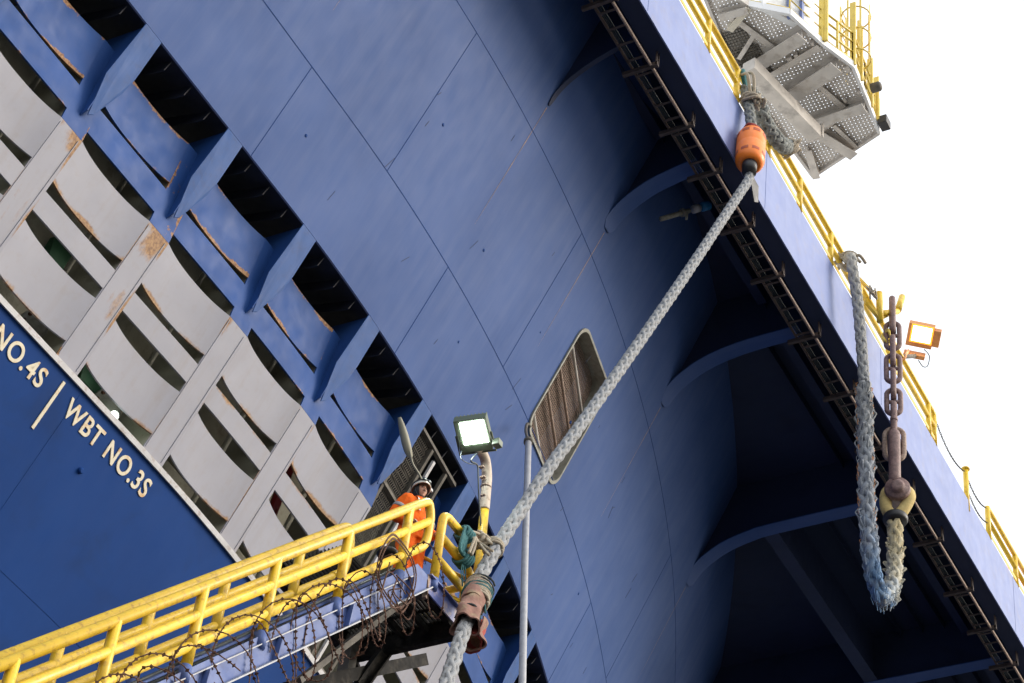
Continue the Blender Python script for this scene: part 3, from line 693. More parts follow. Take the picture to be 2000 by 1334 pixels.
chlink(chz(594), chz(655), False, .17, .075); chlink(chz(638), chz(687), True, .2, .056, True); chlink(chz(667), chz(719), False)
chlink(chz(699), chz(750), True, .2, .056, True); chlink(chz(731), chz(781), False); chlink(chz(765), chz(811), True, .2, .056, True)
chlink(chz(794), chz(857), False, .17, .07)
MB().lathe([(.078, 0), (.082, .02), (.082, .06), (.078, .08)], V((XC, YC, chz(830)))+facedir*.1, (0, 0, 1), 14).build('link_collar', 'chain', chn, True)
chlink(chz(839), chz(899), True, .25, .055, False, 'ringrust')
mb = MB(); c0 = V((XC, YC, chz(664)))+facedir*.05-side*.14
for i in range(3):
    ring = [c0+V((0, 0, math.sin(a)*.15-.03*i))+side*math.cos(a)*.09+facedir*(.07*math.sin(a*2)) for a in [j*2*math.pi/12 for j in range(12)]]; mb.tube(ring, .018, 6, closed=True)
tag(mb.build('lashing', 'yellow_pale', None, True), 'yellow cord wound round the second link of the heavy chain', 'lashing')
sk = thing('shackle', (XC, YC, chz(925)), 'large rusty bow shackle with a round pin head below the chain', 'shackle')
zt_, zb2 = chz(868), chz(955)
MB().tube(linkpts(V((XC, YC, (zt_+zb2)/2+.1)), V((0, 0, 1)), facedir, (zt_-zb2)/2+.1, .2, 30), [.125]*30, 16, closed=True).build('bow', 'chain', sk, True)
pc = V((XC, YC, chz(962)))+side*.05
MB().lathe([(.09, -.34), (.22, -.33), (.22, .1), (.255, .12), (.265, .2), (.255, .27), (.24, .3), (.14, .305), (.14, .37), (.1, .4), (.05, .405)], pc-facedir*.05, facedir+V((0, 0, -.1)), 30).build('pin', 'chain', sk, True)
# hanging rope: eye cloth, black band, loop
hr = thing('hanging_rope', (-12.9, 33, 31), 'frayed grey, blue and cream braided rope hanging in a long loop beside the heavy chain', 'rope')
eye_top = pc; x0 = XC
P = [ap(1655, 508, XE+.1), ap(1662, 503, -12.92), ap(1666, 530, -12.85), ap(1675, 590, -12.8), ap(1683, 680, -12.76), ap(1688, 760, XC), ap(1690, 860, XC), ap(1692, 960, XC), ap(1697, 1050, XC), ap(1706, 1120, XC), ap(1722, 1165, XC), ap(1741, 1150, XC), ap(1748, 1095, XC), ap(1748, 1020, XC)]
ctr = cat_rom(P, 10)
lo = [p for p in ctr if p.z > P[5].z+.0 and p.y < 33.2]; hi = ctr[len(lo)-1:]
mb = MB(); nL = len(ctr)
tl = lambda lo_, hi_: (lambda t: lo_+(hi_-lo_)*t)
braid(mb, lo, .1, 1.25, 4, .5, jitter=.1, per=22, attr=tl(0, .3)); 
braid(mb, hi, .135, 1.35, 4, .5, jitter=.35, per=22, attr=tl(.3, 1.0))
mb.build('braided_rope', 'rope_mix', hr, True, attrname='tint')
mb = MB()
hp2 = resample(hi, .05)
for i in range(520):
    j = random.randrange(len(hp2)-8); c = hp2[j]; tt = (hp2[j+1]-c).normalized(); an = random.uniform(0, 6.28); u = tt.cross(facedir).normalized(); o_ = u*math.cos(an)+tt.cross(u)*math.sin(an)
    big = random.random() < .25; k = random.uniform(.015, .05)*(1.8 if big else 1); e = random.uniform(.05, .16)
    pts = [c+o_*.12, c+o_*(.14+k)+tt*e*.4+V((0, 0, -.03)), c+o_*(.14+k*.7)+tt*e*.6+V((0, 0, -.09)), c+o_*.13+tt*e*.7+V((0, 0, -.15-.08*random.random()))]
    mb.tube(cat_rom(pts, 3), random.uniform(.004, .009)*(2.4 if big else 1), 5, attr=[.3+.7*j/len(hp2)]*10)
mb.cm = 1
for i in range(60):
    j = random.randrange(int(len(hp2)*.5)); c = hp2[j]; sg = random.choice((-1, 1)); o_ = (side*sg+facedir*random.uniform(-.2, .9)).normalized()
    mb.tube([c+o_*.14, c+o_*.18+V((0, 0, -.03)), c+o_*.16+V((0, 0, -.1))], .007, 4)
mb.build('frayed_fibres', ['rope_mix', 'lamp2'], hr, attrname='tint')
sp = V((XC, YC, chz(1012)))
def eyeside(sg):
    return cat_rom([V((XC, YC, chz(1008)))+side*.02*sg, V((XC, YC, chz(992)))+side*.17*sg, pc+V((0, 0, -.1))+side*.24*sg, pc+V((0, 0, .14))+side*.2*sg-facedir*.12], 6)
mb = MB()
for sg in (-1, 1): mb.tube(eyeside(sg), .125, 12)
mb.build('chafe_cloth', 'eyecloth', hr, True)
MB().lathe([(.23, 0), (.25, .05), (.25, .12), (.23, .16)], V((XC, YC, chz(1017))), (0, 0, 1), 20).build('black_band', 'blackplastic', hr, True)
def knot(c, u, v, r, n, rr, m, label, nm='rope_tie', cat='rope tie', stray=3, wid=.12, tails=None):
    """turns of line round something: centre c, plane axes u, v"""
    mb = MB(); u = V(u).normalized(); v = V(v); v = (v-u*v.dot(u)).normalized(); w_ = u.cross(v); pts = []
    for i in range(n*16+1):
        a = 2*math.pi*i/16; k = i/(n*16)
        pts.append(V(c)+u*math.cos(a)*r*(1+.08*math.sin(i*1.7))+v*math.sin(a)*r*(1+.08*math.cos(i*1.3))+w_*(k-.5)*wid+w_*.02*math.sin(i*.9))
    mb.tube(pts, rr, 7)
    for _ in range(stray):
        b = V(c)+u*random.uniform(-r, r)+v*random.uniform(-r, r); q = [b+V([random.uniform(-1, 1)*r*.8 for _ in range(3)]) for _ in range(5)]; mb.tube(cat_rom(q, 5), rr, 7)
    for tl_ in (tails or []): mb.tube(cat_rom(tl_, 6), rr*.9, 6)
    return tag(mb.build(nm, m, None, True), label, cat)
tp = at(1655, 508, 0, XE+.1)
knot(tp, (1, 0, 0), (0, 0, 1), .2, 4, .035, 'beige_rope', 'worn beige line wrapped round the railing at the head of the hanging rope', stray=4)
# ================================================================== main mooring rope with its float
rp0 = at(1466, 300, 0, -12.98); 
FT = at(1468, 264, 0, -13.0); FB = at(1464, 324, 0, -12.9)
J = at(1470, 338, 0, -12.9)
L1 = V((-12.86, 21.16, 21.64)); L2 = at(946, 1110, 0, -12.76); L3 = at(925, 1180, 0, -12.6); L4 = at(903, 1238, 0, -12.5); L5 = at(868, 1345, 0, -12.3)
end = L5+(L5-L4).normalized()*14; 
up0 = at(1455, 172, 0, -13.2); up1 = at(1462, 205, 0, -13.1); up2 = at(1467, 245, 0, -13.02)
mr = thing('mooring_rope', (-12.8, 24, 17), 'long thick pale grey braided mooring rope running from the deck edge past the landing', 'rope')
line = [FB+V((0, 0, .1)), FB+(J-FB)*.2+V((0, 0, -.05))]+[J.lerp(L1, k)+V((0, 0, -.5*k*(1-k))) for k in (.03, .1, .3, .5, .7, .9)]+[L1, L2, L3, L4, L5, end]
mb = MB(); braid(mb, cat_rom(line, 14), .077, 1.1, 4, .5, 7, jitter=.07, per=22); mb.build('braided_rope', 'rope', mr, True)
mb = MB(); braid(mb, cat_rom([up0, up1, up2, FT+V((0, 0, -.15))], 8), .1, .8, 4, .4, 7, per=16); mb.build('eye_splice', 'oldrope', mr, True)
rf = thing('rope_float', FB, 'orange plastic cylindrical float threaded on the mooring rope below the deck railing', 'float')
ax = (FT-FB).normalized(); FL = (FT-FB).length
MB().lathe([(.13, .04), (.2, .03), (.265, .12), (.285, .2), (.285, FL*.5), (.277, FL*.53), (.277, FL*.56), (.285, FL*.59), (.285, FL-.15), (.25, FL-.05), (.17, FL), (.12, FL+.0)], FB, ax, 32).build('float_body', 'orange', rf, True)
fx = ax.cross(facedir).normalized(); fy = ax.cross(fx)
for h in (.26, FL-.22):
    for k in range(8):
        a0 = k*math.pi/4+.2; mb = MB(); rows = []
        for hh in (-.05, .05):
            rows.append([FB+ax*(h+hh)+(fx*math.cos(a0+t)+fy*math.sin(a0+t))*(.29 if h < .6 else .289) for t in (0, .13, .26, .39, .52)])
        mb.grid(rows); mb.build('slot', 'redcloth' if False else 'orange_dark', rf) if 'orange_dark' in M else None
MB().lathe([(.14, -.24), (.145, -.02), (.15, .06)], FB, ax, 20).build('neck_sleeve', 'blackplastic', rf, True)
mb = MB(); q = FB+ax*-.2; mb.prism([q, q+V((.05, .3, -.15)), q+V((.02, .38, -.5)), q+V((0, .25, -.6)), q+V((0, .12, -.35))], (.02, 0, 0)); mb.build('torn_tape', 'blackplastic', rf)
knot(FT+ax*.1, (1, 0, 0), (0, 1, 0), .15, 3, .03, 'redcloth', 'thin reddish brown line whipped round the rope just above the orange float', nm='whipping', cat='lashing', stray=1, wid=.16)
kp = up1+V((.05, 0, .1))
knot(kp, (1, 0, 0), (0, 1, .2), .18, 3, .035, 'beige_rope', 'beige line knotted round the mooring rope just below the deck railing', stray=4,
     tails=[[kp, kp+V((.02, -.25, .5)), V((XE, 27.5, 36.9)), V((XE-.12, 27.5, 37.1))], [kp+V((0, .12, 0)), kp+V((.05, -.05, .7)), V((XE-.02, 27.65, 37.06))], [V((XE, 27.75, 36.3)), V((XE+.05, 27.75, 36.9)), V((XE+.02, 27.6, 37.12))]])
gl = [V((XE+.02, 27.6, 37.1)), at(1452, 150, 0, XE+.05), at(1458, 178, 0, XE+.05), at(1464, 190, 0, XE+.05)]
mb = MB(); 
for d in (-.03, .03): mb.tube(cat_rom([p+V((0, d, 0)) for p in gl], 8), .045, 7)
tag(mb.build('teal_line', 'green_rope', None, True), 'short teal line hanging from the upper railing above the orange float', 'rope')
od = [at(1462, 178, 0, XE+.05), at(1482, 205, 0, XE+.08), at(1492, 235, 0, XE+.1), at(1508, 262, 0, XE+.12), at(1528, 284, 0, XE+.14), at(1541, 288, 0, XE+.05)]
mb = MB(); braid(mb, cat_rom(od, 10), .15, .8, 4, .4, jitter=.3, per=16); ob = mb.build('rope_bundle', 'oldrope', None, True); tag(ob, 'dirty old braided rope end lashed along the railing to the right of the orange float', 'rope')
q = at(1537, 290, 0, XE+.05); knot(q, (0, .3, 1), (1, 0, 0), .23, 4, .035, 'beige_rope', 'loops of beige line round the end of the old rope bundle on the railing', stray=2, wid=.2)
# ================================================================== stair tower and platform
XS, WS = -13.0, -13.65; SL = 1.053
def zs_(y): return 12.84+(y-12.5)*SL            # top rail centre on the stair
PZ = 18.36
stt = thing('access_stair', (-13.3, 16, 0), 'steep access stair and landing with thick yellow handrails at lower left', 'stair')
TR = .058
def stair_rail(x, yend, z_off=0):
    t0 = 8.0
    def rl(dz, ye): return [(x, t0, zs_(t0)+dz), (x, ye, zs_(ye)+dz)]
    e = yend
    body = [V((x, t0, zs_(t0))), V((x, e-.22, zs_(e-.22)))]
    bend = [V((x, e-.22, zs_(e-.22))), V((x, e-.03, zs_(e-.07)+.0)), V((x, e+.06, zs_(e-.1)-.12)), V((x, e+.06, zs_(e)-.35)), V((x, e+.06, zs_(e)-.55)), V((x, e+.0, zs_(e)-.72)), V((x, e-.16, zs_(e-.16)-.73))]
    MB().tube(body+cat_rom(bend, 6)[1:], TR, 14).build('handrail', 'yellow', stt, True)
    MB().tube(rl(-.36, e+.05), TR*.92, 14).build('mid_rail', 'yellow', stt, True)
    MB().tube(rl(-.74, e-.14), TR*.92, 14).build('knee_rail', 'yellow', stt, True)
stair_rail(XS, 18.72); stair_rail(WS, 18.05)
for y in (10.4, 11.5, 12.65, 13.8, 14.94, 16.01, 17.2, 18.32):
    for x in (XS, WS):
        yy = y+(0 if x == XS else .0)
        if x == WS and y > 18.2: continue
        MB().tube([(x, yy, zs_(yy)-.99), (x, yy, zs_(yy))], TR*1.02, 14).build('post', 'yellow', stt, True)
        MB().tube([(x, yy, zs_(yy)-1.18), (x, yy, zs_(yy)-.985)], TR*1.1, 14).build('post_foot', 'stair_blue', stt, True)
# stringers
for x in (XS+.0, WS):
    zlo = lambda y: zs_(y)-1.45; zhi = lambda y: zs_(y)-1.13
    y0, y1 = 8.0, 18.95
    mb = MB(); mb.prism([(x-.012, y0, zlo(y0)), (x-.012, y1, zlo(y1)), (x-.012, y1, PZ-.02), (x-.012, y1-.3, PZ-.02), (x-.012, y0, zhi(y0))], (.024, 0, 0)); so_ = mb.build('stringer', 'stair_blue', stt)
    mb = MB(); mb.bar((x+(.04 if x == XS else -.04), y0, zlo(y0)), (x+(.04 if x == XS else -.04), y1, zlo(y1)), .09, .016); mb.bar((x+(.03 if x == XS else -.03), y0, zhi(y0)), (x+(.03 if x == XS else -.03), y1-.4, zhi(y1-.4)), .05, .012); mb.build('stringer_flange', 'pole', so_)
# gussets on the outer stringer face
for y in (12.95, 14.05, 15.2, 16.25, 17.4, 18.5):
    mb = MB(); mb.prism([(XS+.013, y, zs_(y)-1.14), (XS+.1, y, zs_(y)-1.14), (XS+.08, y, zs_(y)-1.43), (XS+.013, y, zs_(y)-1.43)], (0, .02, 0)); mb.build('gusset', 'stair_blue', stt)
# tread grating and edge pipes running under the rails
for i in range(46):
    y = 8.2+i*.235
    if y > 18.7: break
    z = zs_(y)-1.2; mb = MB()
    for j in range(4): mb.bar((XS-.03, y-.1+j*.065, z), (WS+.03, y-.1+j*.065, z), .012, .04)
    mb.bar((XS-.03, y+.13, z-.01), (WS+.03, y+.13, z-.01), .02, .06); mb.build('tread', 'black', stt)
for j, dz in enumerate((-.92, -.98, -1.04, -1.09)):
    mb = MB(); mb.tube([(XS-.09-.02*j, 8, zs_(8)+dz), (XS-.09-.02*j, 18.5, zs_(18.5)+dz)], .017, 6); mb.build('cable_run', 'stair_blue' if j % 2 else 'cable', stt, True)
# landing
PY0, PY1, PX0, PX1 = 18.92, 19.82, XS, -14.6
mb = MB(); mb.box((XS, (PY0+PY1)/2, PZ-.11), (.02, PY1-PY0, .24)); mb.box((XS+.03, (PY0+PY1)/2, PZ+.005), (.06, PY1-PY0, .014)); mb.build('edge_plate', 'worn', stt)
mb = MB(); mb.box((XS-.01, PY0+.02, PZ-.16), (.05, .05, .34)); mb.build('corner_plate', 'ringrust', stt)
mb = MB(); mb.ibar((XS-.02, PY1+.04, PZ-.14), (PX1, PY1+.04, PZ-.14), .1, .3); mb.build('end_beam', 'black', stt)
mb = MB(); mb.ibar((XS-.02, PY0+.03, PZ-.14), (PX1, PY0+.03, PZ-.14), .12, .26); mb.build('cross_beam', 'greysteel', stt)
mb = MB(); mb.ibar((PX1, PY0-.9, PZ-.14), (PX1, PY1+.04, PZ-.14), .1, .28); mb.build('back_beam', 'black', stt)
mb = MB(); x = XS-.04
while x > PX1: mb.bar((x, PY0-.0, PZ-.02), (x, PY1, PZ-.02), .014, .05); x -= .055
for y in (PY0+.3, PY0+.6): mb.bar((XS-.02, y, PZ-.03), (PX1, y, PZ-.03), .012, .04)
x = WS-.02
while x > PX1: mb.bar((x, PY0-.9, PZ-.02), (x, PY0, PZ-.02), .014, .05); x -= .055
mb.build('landing_grating', 'black', stt)
mb = MB()
for x in (XS-.15, XS-.5, XS-.85, XS-1.2): mb.bar((x, PY0+.06, PZ-.1), (x, PY1, PZ-.1), .05, .09)
mb.build('under_ribs', 'black', stt)
# braces
mb = MB(); mb.bar((XS-.25, PY0-.05, PZ-.35), at(583, 1330, 0, XS-.25), .07, .07); mb.build('brace', 'greysteel', stt)
mb = MB(); mb.ibar((-14.1, PY1, PZ-.3), at(700, 1345, 0, -14.2), .16, .16); mb.build('brace', 'black', stt)
mb = MB(); a = at(852, 1275, 0, -13.45); mb.bar(at(560, 1345, 0, -14.2), at(830, 1288, 0, -14.2), .08, .16); mb.build('lower_beam', 'black', stt)
p = at(672, 1330, 0, -14.55); MB().bar((p.x, p.y, 0), (p.x, p.y, p.z+.9), .16, .16, (0, 1, 0)).build('column', 'greysteel', stt)
MB().bar((PX1, PY1+.04, PZ-.2), (PX1+.9, PY1+.04, PZ-2.2), .08, .08, (0, 1, 0)).build('brace', 'black', stt)
# landing rails: near loop, end return, back rails
e0, e1 = 19.06, 19.95; zt = 19.44
near = [V((XS, e0, PZ+.02)), V((XS, e0, zt-.2)), V((XS, e0+.02, zt-.06)), V((XS, e0+.12, zt)), V((XS, e1-.22, zt)), V((XS, e1-.1, zt-.04)), V((XS, e1-.02, zt-.2)), V((XS, e1-.02, PZ+.1))]
MB().tube([near[0]]+cat_rom(near[1:4], 6)+[near[4]]+[], TR, 14).build('handrail', 'yellow', stt, True)
MB().tube([(XS, e0, zt-.37), (XS, e1-.25, zt-.37), (XS, e1-.08, zt-.42), (XS, e1-.0, zt-.55), (XS, e1, PZ)], TR, 14).build('mid_rail', 'yellow', stt, True)
MB().tube([(XS, e0, zt-.72), (XS, e1-.05, zt-.72)], TR, 14).build('knee_rail', 'yellow', stt, True)
MB().tube([(XS, e0, PZ-.12), (XS, e0, PZ+.04)], TR*1.1, 14).build('post_foot', 'stair_blue', stt, True)
xb = XS-.35
for dz in (0, -.37, -.74): MB().tube([(xb-.1, e0+.1, zt+dz-.06), (xb+.3, e1+.0, zt+dz-.06)], .026, 10).build('thin_rail', 'yellow', stt, True)
MB().tube([(XS, e1, zt-.5), (XS-1.55, e1, zt-.5)], TR*.9, 14).tube([(XS, e1, PZ+.25), (XS-1.55, e1, PZ+.25)], TR*.9, 14).build('end_rail', 'yellow', stt, True)
for x in (XS-.12, XS-1.5): MB().tube([(x, e1, PZ-.1), (x, e1, zt-.45)], TR*.9, 14).build('post', 'yellow', stt, True)
# ================================================================== razor wire
rw = thing('razor_wire', (XS+.1, 14, 14), 'tangled coils of rusty barbed razor wire along the side of the stair', 'razor wire')
def wirecoil(c0, c1, r, n, ph=0, squash=.8, rnd=.12, par=rw):
    c0, c1 = V(c0), V(c1); ax_ = (c1-c0).normalized(); u = V((1, 0, 0)); v = ax_.cross(u).normalized(); pts = []; N = n*22
    for i in range(N+1):
        k = i/N; a = 2*math.pi*n*k+ph; rr = r*(1+rnd*2*noise.noise(V((k*n*.7, ph, 1))))
        c = c0.lerp(c1, k)+ax_*(.25*math.sin(a+ph)+.3*noise.noise(V((k*5, ph, 3))))
        pts.append(c+u*math.cos(a)*rr*squash*.55+v*math.sin(a)*rr+V((.06, 0, 0)))
    mb = MB(); mb.tube(pts, .0075, 5)
    rpp = resample(pts, .075)
    for i in range(1, len(rpp)-1):
        t = (rpp[i+1]-rpp[i-1]).normalized(); a = t.cross(V((random.uniform(-1, 1), random.uniform(-1, 1), random.uniform(-1, 1)))).normalized(); b = t.cross(a)
        mb.prism([rpp[i]-t*.022+a*.002, rpp[i]+t*.004+a*.026, rpp[i]+t*.024-a*.002, rpp[i]-t*.004-a*.026], b*.004)
    return mb.build('wire_coil', 'rust', par)
zc = lambda y: zs_(y)-1.28
for a, b, r, n, ph in ((12.2, 15.3, .42, 5, 0), (13.6, 17.2, .46, 6, 1.7), (16.2, 18.9, .45, 5, 3.1), (10, 13.5, .42, 5, 2.2), (15.0, 18.0, .4, 4, 4.4)):
    wirecoil((XS+.16, a, zc(a)), (XS+.16, b, zc(b)), r, n, ph)
c = at(775, 1120, 0, XS+.14); mb = MB()
for k in range(2):
    pts = [c+V((.03*math.sin(3*a), math.cos(a)*.4*(1-.12*k), math.sin(a)*.5*(1-.1*k))) for a in [i*2*math.pi/40 for i in range(40)]]
    mb.tube(pts, .009, 5, closed=True)
    for i in range(0, 40):
        t = (pts[(i+1) % 40]-pts[i]).normalized(); a = t.cross(V((1, .3, 0))).normalized()
        for f in (0, .5):
            q = pts[i].lerp(pts[(i+1) % 40], f); mb.prism([q-t*.018, q+a*.022, q+t*.018, q-a*.022], V((.004, 0, 0)))
mb.build('wire_coil', 'rust', rw)
for a, b in ((720, 1165), (870, 1195)):
    pass
mb = MB(); c = at(775, 1160, 0, XS+.15)
for i in range(5):
    q = [c+V((random.uniform(-.03, .08), random.uniform(-.35, .4), random.uniform(-.3, .3))) for _ in range(4)]; mb.tube(cat_rom(q, 7), .009, 5)
mb.build('wire_snarl', 'rust', rw)
# ================================================================== lamps
fl = thing('floodlight', at(938, 1100, 0, -13.15), 'lit white floodlight on a curved cream and yellow pole above the landing', 'floodlight')
A_ = lambda px, py, x=-13.15: at(px, py, 0, x)
MB().tube([A_(926, 1165), A_(938, 1085), A_(947, 985)], .062, 14).build('pole', 'yellow', fl, True)
MB().tube(cat_rom([A_(946, 996), A_(949, 960), A_(951, 930), A_(948, 900), A_(940, 882), A_(932, 874)], 8), .07, 14).build('pole_top', 'lamppole', fl, True)
MB().lathe([(.074, 0), (.078, .01), (.074, .02)], A_(949, 953), (0, 0, 1), 16).build('pole_clamp', 'ringrust', fl, True)
def flood(px, py, x, size, yaw, pitch, led, body, par, rollz=0, dep=.14):
    c = at(px, py, 0, x); d = (CAM-c).normalized()
    R_ = Matrix.Rotation(yaw, 3, 'Z') @ Matrix.Rotation(pitch, 3, Vector((0, 0, 1)).cross(d).normalized())
    n = (R_ @ d).normalized(); u = V((0, 0, 1)); s_ = u.cross(n).normalized(); u = n.cross(s_)
    if rollz: q = Matrix.Rotation(rollz, 3, n); s_ = q @ s_; u = q @ u
    R3 = Matrix((s_, u, n)).transposed(); w_, h_ = size
    hs = MB().box(c-n*dep*.5, (w_, h_, dep), R3).build('housing', body, par, bevel=.012)
    mb = MB()
    for i in range(9): mb.box(c-n*(dep+.035)+s_*(w_*(i/8-.5)*.9), (.012, h_*.9, .07), R3)
    mb.build('cooling_fins', body, hs)
    MB().box(c+n*.006+u*h_*.1+s_*w_*.05, (w_*.72, h_*.66, .012), R3).build('lens', led, par)
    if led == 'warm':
        MB().box(c+n*.002+u*h_*.1+s_*w_*.05, (w_*.86, h_*.8, .012), R3).build('lens_glow_ring', 'warm_rim', par)  # emissive ring added for the orange glow round the lens
    return c, s_, u, n
c, s_, u_, n_ = flood(924, 851, -13.1, (.45, .49), -.15, .5, 'led', 'lamp', fl, .2)
MB().tube([c-s_*.24-n_*.05, c-s_*.25-u_*.28-n_*.05, c+s_*.25-u_*.28-n_*.05, c+s_*.24-n_*.05], .016, 8).build('yoke', 'lamp', fl)
MB().box(c+s_*.3-u_*.16, (.1, .12, .1)).build('gland', 'lamp', fl, bevel=.01)
mb = MB(); mb.tube(cat_rom([c-u_*.26, A_(920, 900), A_(932, 908), A_(934, 930), A_(935, 960), A_(937, 995), A_(940, 1040)], 8), .012, 6); mb.tube(cat_rom([c-u_*.2-s_*.2, A_(900, 895), A_(915, 905), A_(930, 907)], 8), .006, 5); mb.build('lamp_cable', 'cable', fl, True)
for px, py in ((941, 912), (943, 932), (944, 968)): MB().box(A_(px, py), (.07, .05, .02)).build('cable_tie', 'ringrust', fl)
f2 = thing('floodlight', at(1770, 700, 0, XE-.05), 'glowing orange floodlight on the deck railing against the sky', 'floodlight')
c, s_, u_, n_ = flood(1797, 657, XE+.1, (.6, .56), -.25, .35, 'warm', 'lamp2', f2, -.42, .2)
MB().box(c-u_*.46+n_*.05-s_*.05, (.5, .1, .24), Matrix((s_, u_, n_)).transposed()).build('mount', 'lamp2', f2, bevel=.01)
MB().box(c+s_*.38-n_*.1, (.16, .4, .2), Matrix((s_, u_, n_)).transposed()).build('driver_box', 'lamp2', f2, bevel=.01)
MB().tube([c-u_*.5, V((XE-.05, c.y-1.0, 36.9))], .05, 10).build('stem', 'greysteel', f2, True)
MB().tube([at(1765, 702, 0, XE+.05), c-u_*.4-s_*.2], .035, 8).build('stay', 'lamp2', f2, True)
MB().tube(cat_rom([c-u_*.3+s_*.15, at(1815, 695, 0, XE+.1), at(1812, 714, 0, XE+.1), at(1803, 716, 0, XE+.1), at(1794, 704, 0, XE+.1)], 8), .014, 6).build('lamp_cable', 'cable', f2, True)
# ================================================================== leaning steel pole
a = at(1032, 862, 0, -16.6); b = at(1025, 1100, 0, -15.6); d_ = (b-a)
pl = thing('steel_pole', a+d_*1.0, 'tall slim grey steel pole standing nearly upright beside the mooring rope', 'pole')
MB().tube([a, a+d_*.5, b, at(1020, 1345, 0, -14.9)]+[at(1020, 1345, 0, -14.9)+V((.8, .4, -15.5))], .058, 14).build('pipe', 'pole', pl, True)
MB().lathe([(.085, -.03), (.085, .05)], a+V((0, 0, .0)), d_, 16).build('clamp', 'greysteel', pl, True)
MB().tube(cat_rom([a, at(1027, 842, 0, -17.2), at(1030, 828, 0, -17.5), at(1036, 835, 0, -17.5)], 6), .03, 8).build('hook', 'greysteel', pl, True)
# ================================================================== lashings at the landing
rc = L2
wr = thing('chafe_sleeve', L3, 'faded pink canvas fire hose sleeve wrapped round the mooring rope at the landing', 'rope sleeve')
# sleeve: upper roll and opened lower flap
tdir = (L2-L4).normalized(); sx = tdir.cross(facedir).normalized(); sy = tdir.cross(sx)
def sleeve(c, r0, r1, h, m, nm, wob=.12, seed=0, arc=6.28, a0=0, par=wr):
    rows = []; rows2 = []
    for i in range(13):
        k = i/12; row = []; row2 = []
        for j in range(37):
            a_ = a0+arc*j/36; rr = (r0+(r1-r0)*k)*(1+wob*noise.noise(V((math.cos(a_)*1.3, math.sin(a_)*1.3, k*2+seed))))
            p = c+tdir*(-h*k)+(sx*math.cos(a_)+sy*math.sin(a_))*rr; row.append(p); row2.append(p-(sx*math.cos(a_)+sy*math.sin(a_))*.02)
        rows.append(row); rows2.append(row2)
    mb = MB(); mb.grid(rows); mb.grid(rows2); mb.grid([rows[-1], rows2[-1]]); mb.grid([rows[0], rows2[0]])
    return mb.build(nm, m, par, True)
S0 = at(934, 1140, 0, -12.68); S1 = at(925, 1178, 0, -12.6)
sleeve(S0, .125, .145, .5, 'canvas', 'upper_wrap', .1, 1); sleeve(S1, .145, .18, .6, 'canvas', 'lower_wrap', .5, 5); sleeve(at(926, 1215, 0, -12.62), .14, .19, .46, 'canvas', 'open_flap', .5, 9, 3.2, -.6)
sleeve(at(930, 1222, 0, -12.62), .12, .15, .44, 'redcloth', 'red_lining', .3, 12)
mb = MB(); mb.tube(cat_rom([S1+sx*.15-tdir*.3, S1+sx*.07+sy*-.17-tdir*.36, S1-sx*.07-sy*.17-tdir*.4, S1-sx*.15-sy*.04-tdir*.46], 6), .014, 6); 
q = S1-tdir*.3; pf = facedir
mb.build('stitching', 'dark_rope', wr)
def turns(c, r, n, rr, m, label, wid, axis=None, nm='rope_lashing', tails=None):
    ax_ = (axis or tdir).normalized(); x = ax_.cross(facedir).normalized(); y = ax_.cross(x); mb = MB(); pts = []
    for i in range(n*18+1):
        a = 2*math.pi*i/18; pts.append(V(c)+(x*math.cos(a)+y*math.sin(a))*r*(1+.05*math.sin(i*.37))+ax_*((i/(n*18)-.5)*wid+.012*math.sin(i*.8)))
    mb.tube(pts, rr, 7)
    for tl_ in tails or []: mb.tube(cat_rom(tl_, 6), rr, 6)
    return tag(mb.build(nm, m, None, True), label, 'lashing')
W0 = at(931, 1162, 0, -12.66)
turns(W0, .165, 10, .02, 'beige_rope', 'beige cord wound many times round the canvas sleeve', .36)
turns(W0+tdir*.08, .182, 4, .014, 'dark_rope', 'black cord wound over the beige cord on the canvas sleeve', .3)
q = W0+sx*-.0; turns(W0-tdir*.02, .187, 2, .014, 'green_rope', 'thin teal cord round the canvas sleeve with its loose tails hanging at the right', .12, tails=[[at(938, 1170, 0, -12.5), at(946, 1180, 0, -12.5), at(948, 1198, 0, -12.5)], [at(936, 1175, 0, -12.5), at(938, 1200, 0, -12.5), at(935, 1222, 0, -12.5)]])
B0 = at(963, 1070, 0, -12.82)
turns(B0, .125, 3, .02, 'beige_rope', 'thick beige line binding the mooring rope to the floodlight pole', .1, tails=[[at(960, 1062, 0, -12.65), at(948, 1050, 0, -12.85), at(928, 1040, 0, -12.9), at(915, 1038, 0, -12.9)], [at(962, 1076, 0, -12.65), at(940, 1062, 0, -12.85), at(925, 1052, 0, -12.85), at(915, 1044, 0, -12.9)], [at(955, 1084, 0, -12.65), at(938, 1064, 0, -12.85), at(926, 1046, 0, -12.9)], [at(928, 1050, 0, -12.8), at(922, 1065, 0, -12.8), at(916, 1080, 0, -12.8)], [at(930, 1050, 0, -12.8), at(927, 1068, 0, -12.8), at(921, 1084, 0, -12.8)]])
kc = at(935, 1056, 0, -12.95); knot(kc, (0, 0, 1), (1, 0, 0), .1, 3, .026, 'beige_rope', 'beige line knotted round the yellow floodlight pole', stray=5)
g0 = at(908, 1045, 0, -12.95); g1 = at(905, 1092, 0, -12.95)
mb = MB()
for i in range(7):
    d = random.uniform(-.05, .05); mb.tube(cat_rom([g0+V((.05, d-.04, .05)), at(903+i, 1062, 0, -12.88)+V((0, d, 0)), at(900+i, 1078, 0, -12.88)+V((0, d*.6, 0)), g1+V((.07, d, 0))], 6), .022, 6)
for cc, rr_ in ((g0, .1), (g1, .11)):
    for k in range(4):
        mb.tube([cc+V((math.sin(a)*rr_, (k-1.5)*.045+.02*math.cos(a), math.cos(a)*rr_)) for a in [j*2*math.pi/14 for j in range(14)]], .022, 6, closed=True)
